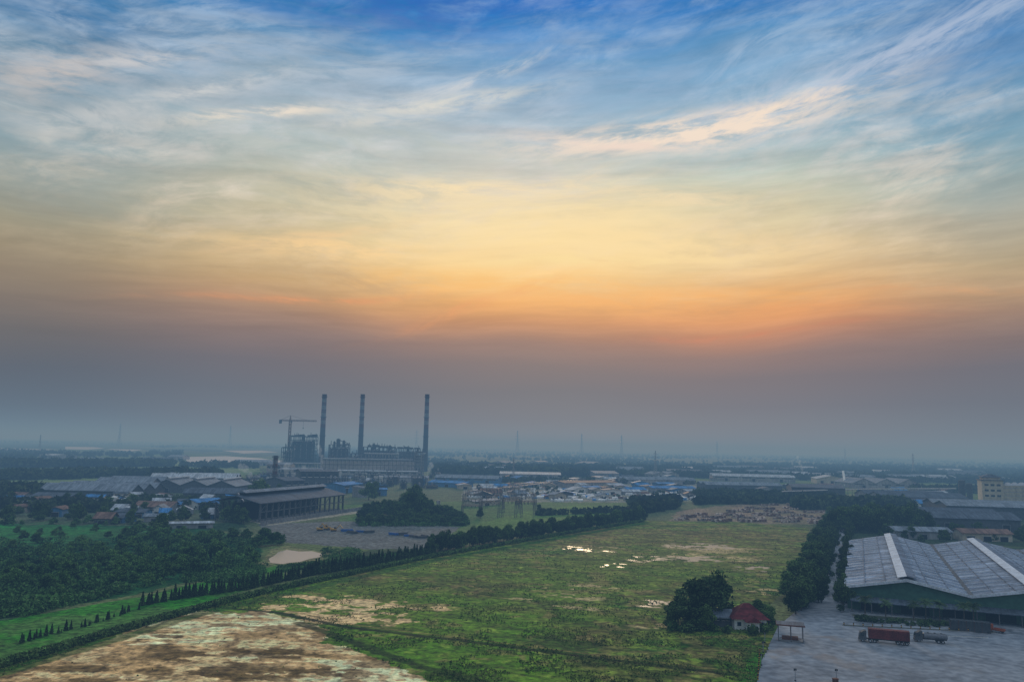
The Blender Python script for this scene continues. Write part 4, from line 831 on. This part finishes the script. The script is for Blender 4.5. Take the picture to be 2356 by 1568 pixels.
def tarpmesh(seed,mat):
    rg=random.Random(seed); m=MB(); l=rg.uniform(7,12); w_=rg.uniform(4,6); h=rg.uniform(2.,3.2); n=6
    prof=[(-w_/2,0),(-w_/2,h*.75),(-w_/4,h+rg.uniform(-.1,.2)),(w_/4,h+rg.uniform(-.1,.2)),(w_/2,h*.75),(w_/2,0)]
    for i in range(n):
        x0=l*i/n; x1=l*(i+1)/n; s0=1+.07*math.sin(i*2.1+seed); s1=1+.07*math.sin((i+1)*2.1+seed)
        for (a,b_),(c_,d) in zip(prof[:-1],prof[1:]): m.face([(x0,a*s0,b_*s0),(x1,a*s1,b_*s1),(x1,c_*s1,d*s1),(x0,c_*s0,d*s0)])
    for xx in (0,l): m.face([(xx,a*(1+.07*math.sin((0 if xx==0 else n)*2.1+seed)),b_*(1+.07*math.sin((0 if xx==0 else n)*2.1+seed))) for a,b_ in prof])
    return m.mesh('covered_pile',[mat])
tm=[tarpmesh(i,'tarp') for i in range(5)]; tb=[tarpmesh(i+9,'tarpblue') for i in range(2)]; tg=[tarpmesh(i+20,'balebrown') for i in range(2)]
for k in range(298):
    f=random.random(); u=1075+f*530; vc=1146-4*f; v=vc+random.uniform(-24,9)*(1-.25*f)
    if 1075<u<1240 and v>1146: continue
    x,y=G(u,v); q=random.random(); top('covered_pile',random.choice(tm if q<.68 else (tb if q<.84 else tg)),(x,y,0),random.uniform(-.3,.3)+(1.57 if random.random()<.3 else 0),'pile of goods under white tarpaulin' if q<.68 else ('pile of goods under blue tarpaulin' if q<.84 else 'uncovered brown pile of baled goods'),'covered goods','covered piles in the goods yard',sc=random.uniform(.5,.95))

def strip(a,b,wd,h,mat,name):
    x0,y0,l,rot=frame(a,b); m=MB(); m.box(0,l,0,wd,.05,h,0); m.box(.15,l-.15,.15,wd-.15,h,h+.03,1); top(name,m.mesh(name,[mat,'soil']),(x0,y0,0),rot,None,None,kind='structure')
mt['soil']=material('planted soil',(.05,.06,.03),.9,(.3,2),.4)
strip((1940,1439),(2290,1456),1.2,.2,'concrete','kerb'); strip((1965,1420),(2280,1440),4.5,.2,'concrete','planting_bed'); strip((2060,1458),(2275,1467),.5,.18,'white','kerb')
bo=MB(); 
for k in range(4): bo.cyl((0,0,k*.25),(0,0,(k+1)*.25),.16,.16,10,k%2)
bo=bo.mesh('bollard',['yellow','black'])
pts=[(1942+k*22,1438.6+k*1.07) for k in range(16)]+[(1748-k*.6,1500+k*9) for k in range(8)]
for (u,v) in pts: x,y=G(u,v); top('bollard',bo,(x,y,.05),0,'short yellow and black striped bollard beside the paving','bollard','striped bollards around the yard')
fp=MB(); fp.cyl((0,0,0),(0,0,2.6),.09,.07,8,0); fp.box(-.15,.15,-.15,.15,0,.25,1); fp.box(-.3,.3,-.05,.05,2.2,2.65,1); fp=fp.mesh('sign_post',['galv','dark'])
for (u,v) in ((1756,1500),(1752,1530),(1830,1566),(1925,1567),(1760,1478)): x,y=G(u,v); top('sign_post',fp,(x,y,.05),0,'thin metal post with small dark plate','post','posts at the yard edge')
m=MB(); m.box(0,1.,0,.8,0,.9); m.box(-.1,1.1,-.1,.9,.9,1.0); x,y=G(1920,1572); top('cabinet',m.mesh('cabinet',['rust']),(x,y,.05),.2,'small rust red cabinet standing on the paving','cabinet')

# ---------------------------------------------------------------- vegetation
bl=[broadleaf(i,w_) for i,w_ in ((1,1.),(2,1.15),(3,.85),(4,1.25),(5,1.))]
bd_=[broadleaf(i+20,w_,'leafdark',zl=1.4) for i,w_ in ((1,1.),(2,1.2),(3,.8),(4,1.05))]
cn=[conifer(i) for i in range(4)]; bs_=[bushmesh(i,'leaf') for i in range(3)]+[bushmesh(i+5,'leafdark') for i in range(2)]+[bushmesh(i+9,'leaffresh') for i in range(2)]
MASS={}
def tree(u,v,h,protos,label,group,name='broadleaf_tree',wide=1.,mass=None):
    x,y=G(u,v); s=h/9.8
    if mass: MASS.setdefault(mass,[]).append((random.choice(protos)[1][1],x,y,s*wide,s,random.uniform(0,6.28))); return
    spawn(random.choice(protos),name,(x,y,-.05),random.uniform(0,6.28),label,'tree',group,sc=(s*wide,s*wide,s))
LT='leafy broadleaf tree with a rounded dark green crown'
for u,v,h,wd_ in ((1655,1432,15,1.),(1605,1440,13.5,1.05),(1575,1446,9,1.2),(1560,1430,8,1.1),(1625,1448,7,1.1),(1640,1415,12,1.),(1590,1418,11,1.1),(1768,1440,6,1.2),(1745,1415,5,1.2),(1545,1445,6,1.)): tree(u,v,h,bd_ if h>8.5 else bl,'dense dark tree standing beside the red roofed house','trees around the house',wide=wd_)
for u,v in ((1640,1450),(1610,1452),(1668,1455),(1735,1458),(1755,1452),(1580,1452),(1550,1450),(1700,1435)): x,y=G(u,v); top('bush',random.choice(bs_),(x,y,0),random.random()*6,'low leafy bush beside the house','bush','bushes around the house',sc=random.uniform(.9,1.6))
for k in range(26):
    f=k/25; 
    va=1412-f*205; ua=1834+ (1412-va)*.42
    tree(ua+random.uniform(-7,7),va,random.uniform(8,11),bd_,'dark roadside tree in a dense avenue','roadside avenue trees',wide=1.25)
    tree(ua+14-6*f+random.uniform(-4,4),va-14,random.uniform(7,10),bd_,'dark roadside tree in a dense avenue','roadside avenue trees',wide=1.2)
    if k>1: tree(ua-26*(1-f*.6)+random.uniform(-6,6),va-16,random.uniform(5.5,9),bl,'roadside tree at the edge of the field','roadside avenue trees',wide=1.3)
for k in range(20):
    f=k/19; va=1405-f*190; tree(1940+f*14,va,random.uniform(7,10.5),bd_,'dark tree between the road and the warehouse','trees along the warehouse',wide=.9)
for k in range(9): f=k/8; tree(1890+f*36,1385-f*150,random.uniform(6.5,9),bd_,'narrow dark tree on the road verge','roadside avenue trees',wide=.8)
for k in range(50):
    u=random.uniform(1880,2145); tree(u,random.uniform(1206,1226),random.uniform(11,17)*(1 if u<2110 else .8),bd_ if k%3 else bl,'tall dark tree in the belt behind the warehouse','tree belt behind the warehouse',wide=1.)
for k in range(46): tree(random.uniform(2000,2370),random.uniform(1222,1248),random.uniform(4.5,8),bd_ if k%2 else bl,'','',wide=1.1,mass='woodland')
pl=[palm(i) for i in range(2)]
for u,v in ((2038,1424),(2102,1428),(2163,1430),(2218,1436),(1990,1420),(2240,1436),(2130,1428)): x,y=G(u,v); spawn(random.choice(pl),'palm_tree',(x,y,.2),random.random()*6,'palm tree with drooping fronds in front of the warehouse','palm tree','palms in the planted bed',sc=random.uniform(.75,.95))
for k in range(26): x,y=G(1970+k*12,1428+k*.75+random.uniform(-3,3)); top('bush',bs_[3+k%2],(x,y,.2),k,'low dark shrub in the planted bed','bush','shrubs in the planted bed',sc=random.uniform(.5,1.0))
def along(pts,n,fn):
    P=[G(*q) for q in pts]; ds=[math.hypot(b[0]-a[0],b[1]-a[1]) for a,b in zip(P[:-1],P[1:])]; T=sum(ds)
    for k in range(n):
        s=T*(k+.5)/n; i=0
        while i<len(ds)-1 and s>ds[i]: s-=ds[i]; i+=1
        f=s/ds[i]; fn(P[i][0]+(P[i+1][0]-P[i][0])*f,P[i][1]+(P[i+1][1]-P[i][1])*f,k/n)
def addcon(x,y,f,hh=(3.2,4.6),pr=1.):
    if random.random()>pr: return
    s=random.uniform(*hh)/5.4; spawn(random.choice(cn),'conifer_tree',(x+random.uniform(-.6,.6),y+random.uniform(-.6,.6),-.1),random.random()*6,'small dark conical conifer in a field edge row','conifer','conifer row along the field',sc=(s*1.,s*1.,s))
along([(30,1484),(100,1463),(180,1444),(320,1400)],32,lambda x,y,f:addcon(x,y,f,(1.0,3.0),.85))
along([(320,1394),(400,1378),(560,1356),(720,1322)],72,lambda x,y,f:addcon(x,y,f,(3.2,5.2),.96))
along([(720,1322),(860,1300),(1000,1274)],60,lambda x,y,f:addcon(x,y,f,(4.2,6.4)))
def addrow(x,y,f):
    s=random.uniform(6,10)/9.8; spawn(random.choice(bd_ if random.random()<.6 else bl),'broadleaf_tree',(x+random.uniform(-2,2),y+random.uniform(-3,3),-.1),random.random()*6,'tree in the dense row beside the field','tree','dense tree row beside the field',sc=(s*.95,s*.95,s))
along([(985,1270),(1200,1238),(1480,1195)],106,addrow)
for k in range(110):
    a=random.uniform(-1,1); u=946+a*124; prof=(1-abs(a+.06)**2.6)*(.80+.2*math.sin(a*7.5+1)); v=1207-random.uniform(0,1)*34*(.45+.55*max(0,prof)); h=max(5,21*prof*random.uniform(.55,1.0)*(1 if v<1196 else .6)); tree(u,v,h,bl,'','',wide=1.0 if h>9 else 1.4,mass='grove')
for u,v,h in ((848,1150,16),(862,1140,14),(600,1160,20),(585,1150,16),(640,1150,14),(100,1195,10),(180,1200,11),(235,1198,9),(370,1232,12),(330,1185,9),(300,1205,9),(470,1195,9),(1105,1192,8),(1240,1180,7),(560,1205,10)): tree(u,v,h,bl,LT,'scattered trees around the works')
for k in range(130):
    u=random.uniform(-10,640); f=max(0,u)/640; v=random.uniform(1252,1300)+random.uniform(0,1)*(104-98*f)
    if u>585 and v>1250: continue
    tree(u,v,random.uniform(2.4,7.),bl,'','',wide=1.4,mass='scrub_thicket')
for k in range(50):
    u=random.uniform(260,640); tree(u,1228+u*.03+random.uniform(-8,12),random.uniform(3.,6.5),bl,'','',wide=1.3,mass='scrub_thicket')
for k in range(30): u=random.uniform(0,330); tree(u,1206+random.uniform(-3,3)+(44*random.random() if k%2==0 else 0),random.uniform(2.5,5.5),bl,'','',wide=1.4,mass='scrub_thicket')
for k in range(34): u=random.uniform(0,600); tree(u,random.uniform(1150,1205),random.uniform(6,11),bl,'','',wide=1.15,mass='woodland')
for nm,lst in MASS.items():
    V=[]
    for me_,x,y,sw,s,a in lst:
        c_=np.empty(len(me_.vertices)*3,dtype=np.float32); me_.vertices.foreach_get('co',c_); c_=c_.reshape(-1,3); ca,sa=math.cos(a),math.sin(a)
        V.append(np.stack([(c_[:,0]*ca-c_[:,1]*sa)*sw+x,(c_[:,0]*sa+c_[:,1]*ca)*sw+y,c_[:,2]*s-.2*s],1))
    V=np.concatenate(V); me=np_mesh(nm,V,np.arange(len(V)).reshape(-1,4)); mt['mass_'+nm]=material(nm+' foliage',(.055,.105,.038) if nm!='scrub_thicket' else (.07,.16,.05),.85,(.09,.7),.7,spec=.12,alt=(.13,.22,.06) if nm!='scrub_thicket' else (.18,.34,.08)); me.materials.append(mt['mass_'+nm]); top(nm,me,(0,0,0),0,None,None,kind='stuff')
def stuffveg(name,pts3,size,seed,mat,q=26,flat=.8,leaf=.34):
    rg=np.random.default_rng(seed); pts3=np.asarray(pts3); n=len(pts3); d=rg.normal(size=(n,q,3)); d/=np.linalg.norm(d,axis=2)[:,:,None]; d*=rg.uniform(.55,1.05,(n,q,1))
    s=np.asarray(size).reshape(n,1,1); c=pts3[:,None,:]+d*s*np.array([1,1,flat])+np.array([0,0,1.])*s*flat*.8
    v,f=leafquads(c.reshape(-1,3),(np.repeat(np.asarray(size),q)*leaf*rg.uniform(.6,1.3,n*q)),rg)
    me=np_mesh(name,v,f); me.materials.append(mt[mat]); return top(name,me,(0,0,0),0,None,None,kind='stuff')
mt['woods']=material('distant woodland foliage',(.036,.06,.026),.9,(.01,.15),.6,spec=.1,alt=(.08,.115,.04))
mt['scrub']=material('scrub foliage',(.052,.13,.04),.85,(.05,.6),.65,spec=.12,alt=(.13,.27,.065))
mt['tuft']=material('grass tufts',(.09,.13,.028),.9,(.06,.7),.4,spec=.1,alt=(.20,.23,.06))
P3=[];SZ=[]
rs=random.Random(5)
while len(P3)<9500:
    u=rs.uniform(-150,2500); h0=1025+(u-1178)*.021; dv=rs.uniform(3.2,8.5)**2/1.1; v=h0+dv
    if dv<9: continue
    x,y=G(u,v)
    nv=float(fbm(np.array([x]),np.array([y*.45]),420,3,40.)[0])
    if nv<.47 and rs.random()>.06: continue
    if 590<u<1000 and dv>52: continue
    if (u<345 and 18<dv<36) or (420<u<690 and 20<dv<56): continue
    if 60<u<420 and 60<dv: continue
    P3.append((x,y,0)); SZ.append(rs.uniform(3.5,7.5))
stuffveg('woodland',P3,SZ,1,'woods')
P3=[];SZ=[]
def beltp(u0,v0,u1,v1,n,s0,s1,jit=2.):
    for k in range(n):
        f=rs.random(); x,y=G(u0+(u1-u0)*f,v0+(v1-v0)*f+rs.uniform(-jit,jit)); P3.append((x,y,0)); SZ.append(rs.uniform(s0,s1))
beltp(1000,1088,1350,1090,300,6,10,6); beltp(1000,1078,1640,1082,500,6,9,5); beltp(0,1100,420,1092,260,5,8,5); beltp(350,1106,500,1100,170,6,10,5); beltp(0,1072,400,1070,400,6,9,3)
beltp(1350,1092,1650,1096,220,5,7,4); beltp(1600,1140,1930,1152,300,4.,6,4); beltp(1600,1158,1900,1154,160,3,5,3); beltp(1460,1180,1550,1166,150,3,6,4); beltp(1640,1070,2356,1086,560,5,8,5); beltp(1830,1168,2100,1170,200,5,8,4)
beltp(0,1168,300,1172,240,3,5,8); beltp(0,1135,90,1140,90,4,7,8); beltp(540,1115,600,1120,40,3,5,5); beltp(1450,1160,1560,1152,90,3,5,3); beltp(2100,1128,2300,1132,100,4,6,4); beltp(2200,1105,2356,1110,120,5,7,5); beltp(1240,1184,1470,1176,70,2,3.5,2)
beltp(300,1160,600,1166,120,2.5,4.5,10); beltp(1140,1106,1600,1110,120,3,5,4); beltp(1100,1132,1600,1136,60,2,3.2,12)
stuffveg('tree_belt',P3,SZ,2,'woods',34)
P3=[];SZ=[]
for k in range(5000):
    u=rs.uniform(-120,650); v=rs.uniform(1236,1420)
    lim=1432-(max(u,0))*.245 if u<660 else 1280
    if v>lim: continue
    if v<1270-max(0,u)*.09 and u<360 and rs.random()<.85: continue
    x,y=G(u,v)
    if float(fbm(np.array([x]),np.array([y]),26,3,60.)[0])<.40: continue
    if 590<u<760 and v>1250: continue
    P3.append((x,y,-.3)); SZ.append(rs.uniform(.8,2.4))
stuffveg('scrub_thicket',P3,SZ,3,'scrub',40,.7,.2)
P3=[];SZ=[]
for k in range(1500):
    f=rs.random(); x,y=G(640+f*360,1314-f*44+rs.uniform(-10,2)*(1-f*.5)); P3.append((x,y,-.2)); SZ.append(rs.uniform(.5,1.3))
for k in range(400): x,y=G(rs.uniform(420,610),rs.uniform(1300,1340)); P3.append((x,y,-.2)); SZ.append(rs.uniform(.8,1.6))
for k in range(500): x,y=G(rs.uniform(828,1075),rs.uniform(1198,1210)); P3.append((x,y,-.2)); SZ.append(rs.uniform(1.0,2.6))
for k in range(160): x,y=G(rs.uniform(740,830),rs.uniform(1262,1284)); P3.append((x,y,-.2)); SZ.append(rs.uniform(.5,1.4))
stuffveg('scrub_thicket',P3,SZ,4,'scrub',36,.7,.2)
hp=[(-60,1556),(0,1533),(250,1460),(470,1398),(640,1356),(1000,1280),(1300,1228),(1480,1199)]
V=[];S2=[]
def hh(x,y,f):
    for q in range(34): V.append((x+rs.uniform(-1.4,1.4),y+rs.uniform(-1.6,1.6),rs.uniform(.1,1.55))); S2.append(rs.uniform(.16,.36))
along(hp,900,hh)
v,f=leafquads(np.array(V),np.array(S2),rng); me=np_mesh('hedge',v,f); me.materials.append(mt['leaf']); top('hedge',me,(0,0,0),0,'long low clipped green hedge along the field edge','hedge')
fx=[G(*q) for q in fieldp]; spw=[G(*q) for q in sandp]
nT=80000; uu=rng.uniform(0,1860,nT); vv_=1200+rng.random(nT)**.8*390; d_=(fwd[None]+rt[None]*((uu-1178)/FP)[:,None]+up[None]*((784-vv_)/FP)[:,None]); tt=-CAMZ/d_[:,2]; gx=d_[:,0]*tt; gy=d_[:,1]*tt
k_=pip(gx,gy,fx)&~(pip(gx,gy,spw)&(rng.random(nT)>.01))&(fbm(gx,gy,9,3,90.)>.47); gx=gx[k_];gy=gy[k_]; n=len(gx)
c=np.stack([gx,gy,rng.uniform(.02,.2,n)],1); v,f=leafquads(c,rng.uniform(.08,.28,n),rng); me=np_mesh('grass',v,f); me.materials.append(mt['tuft']); top('grass',me,(0,0,0),0,None,None,kind='stuff')
# ---------------------------------------------------------------- steam
sm_m=bpy.data.materials.new('steam'); sm_m.use_nodes=True; t=sm_m.node_tree; t.nodes.clear(); o=t.nodes.new('ShaderNodeOutputMaterial'); ab=t.nodes.new('ShaderNodeVolumeAbsorption'); ab.inputs[0].default_value=(0,0,0,1); ab.inputs[1].default_value=.05
em=t.nodes.new('ShaderNodeEmission'); em.inputs[0].default_value=(.40,.46,.51,1); em.inputs[1].default_value=.05; ad=t.nodes.new('ShaderNodeAddShader'); t.links.new(ab.outputs[0],ad.inputs[0]); t.links.new(em.outputs[0],ad.inputs[1]); t.links.new(ad.outputs[0],o.inputs['Volume'])
def plume(u,vb,vt,u2,r0,r1,n=9):
    x,y=G(u,vb); z0=2.; z1=ZAT(x,y,vt); bm_=bmesh.new(); dx=(u2-u)*y/FP
    for k in range(n*2):
        f=k/(n*2-1); rad=(r0+(r1-r0)*f)*random.uniform(.4,.95); mtx=Matrix.Translation((dx*f+random.uniform(-.9,.9)*rad,random.uniform(-.4,.4)*rad,z0+(z1-z0)*f))@Matrix.Diagonal((rad,rad,rad*1.3,1)); bmesh.ops.create_icosphere(bm_,subdivisions=2,radius=1,matrix=mtx)
    for q in bm_.verts: q.co+=Vector((math.sin(q.co.z*1.1+q.co.x),math.cos(q.co.z*.9),math.sin(q.co.x*1.3)))*r0*.25
    me=bpy.data.meshes.new('steam_plume'); bm_.to_mesh(me); bm_.free(); me.materials.append(sm_m); top('steam_plume',me,(x,y,0),0,'pale wisp of steam drifting up from the works','steam','steam plumes over the works')
plume(740,1092,1028,734,1.8,3.6,12); plume(588,1118,1072,556,2.,3.8,12); plume(655,1108,1068,660,2.,4.2,10); plume(690,1108,1074,700,1.8,3.8,9); plume(676,1108,1080,672,1.6,3.4,8); plume(985,1094,1068,990,2.,4,8); plume(1850,1092,1052,1836,1.8,4,10); plume(1835,1090,1062,1822,1.4,3,8); plume(2014,1092,1080,2008,1.4,3,6); plume(785,1100,1078,780,1.5,3,7)
print('OBJ',len(bpy.data.objects))
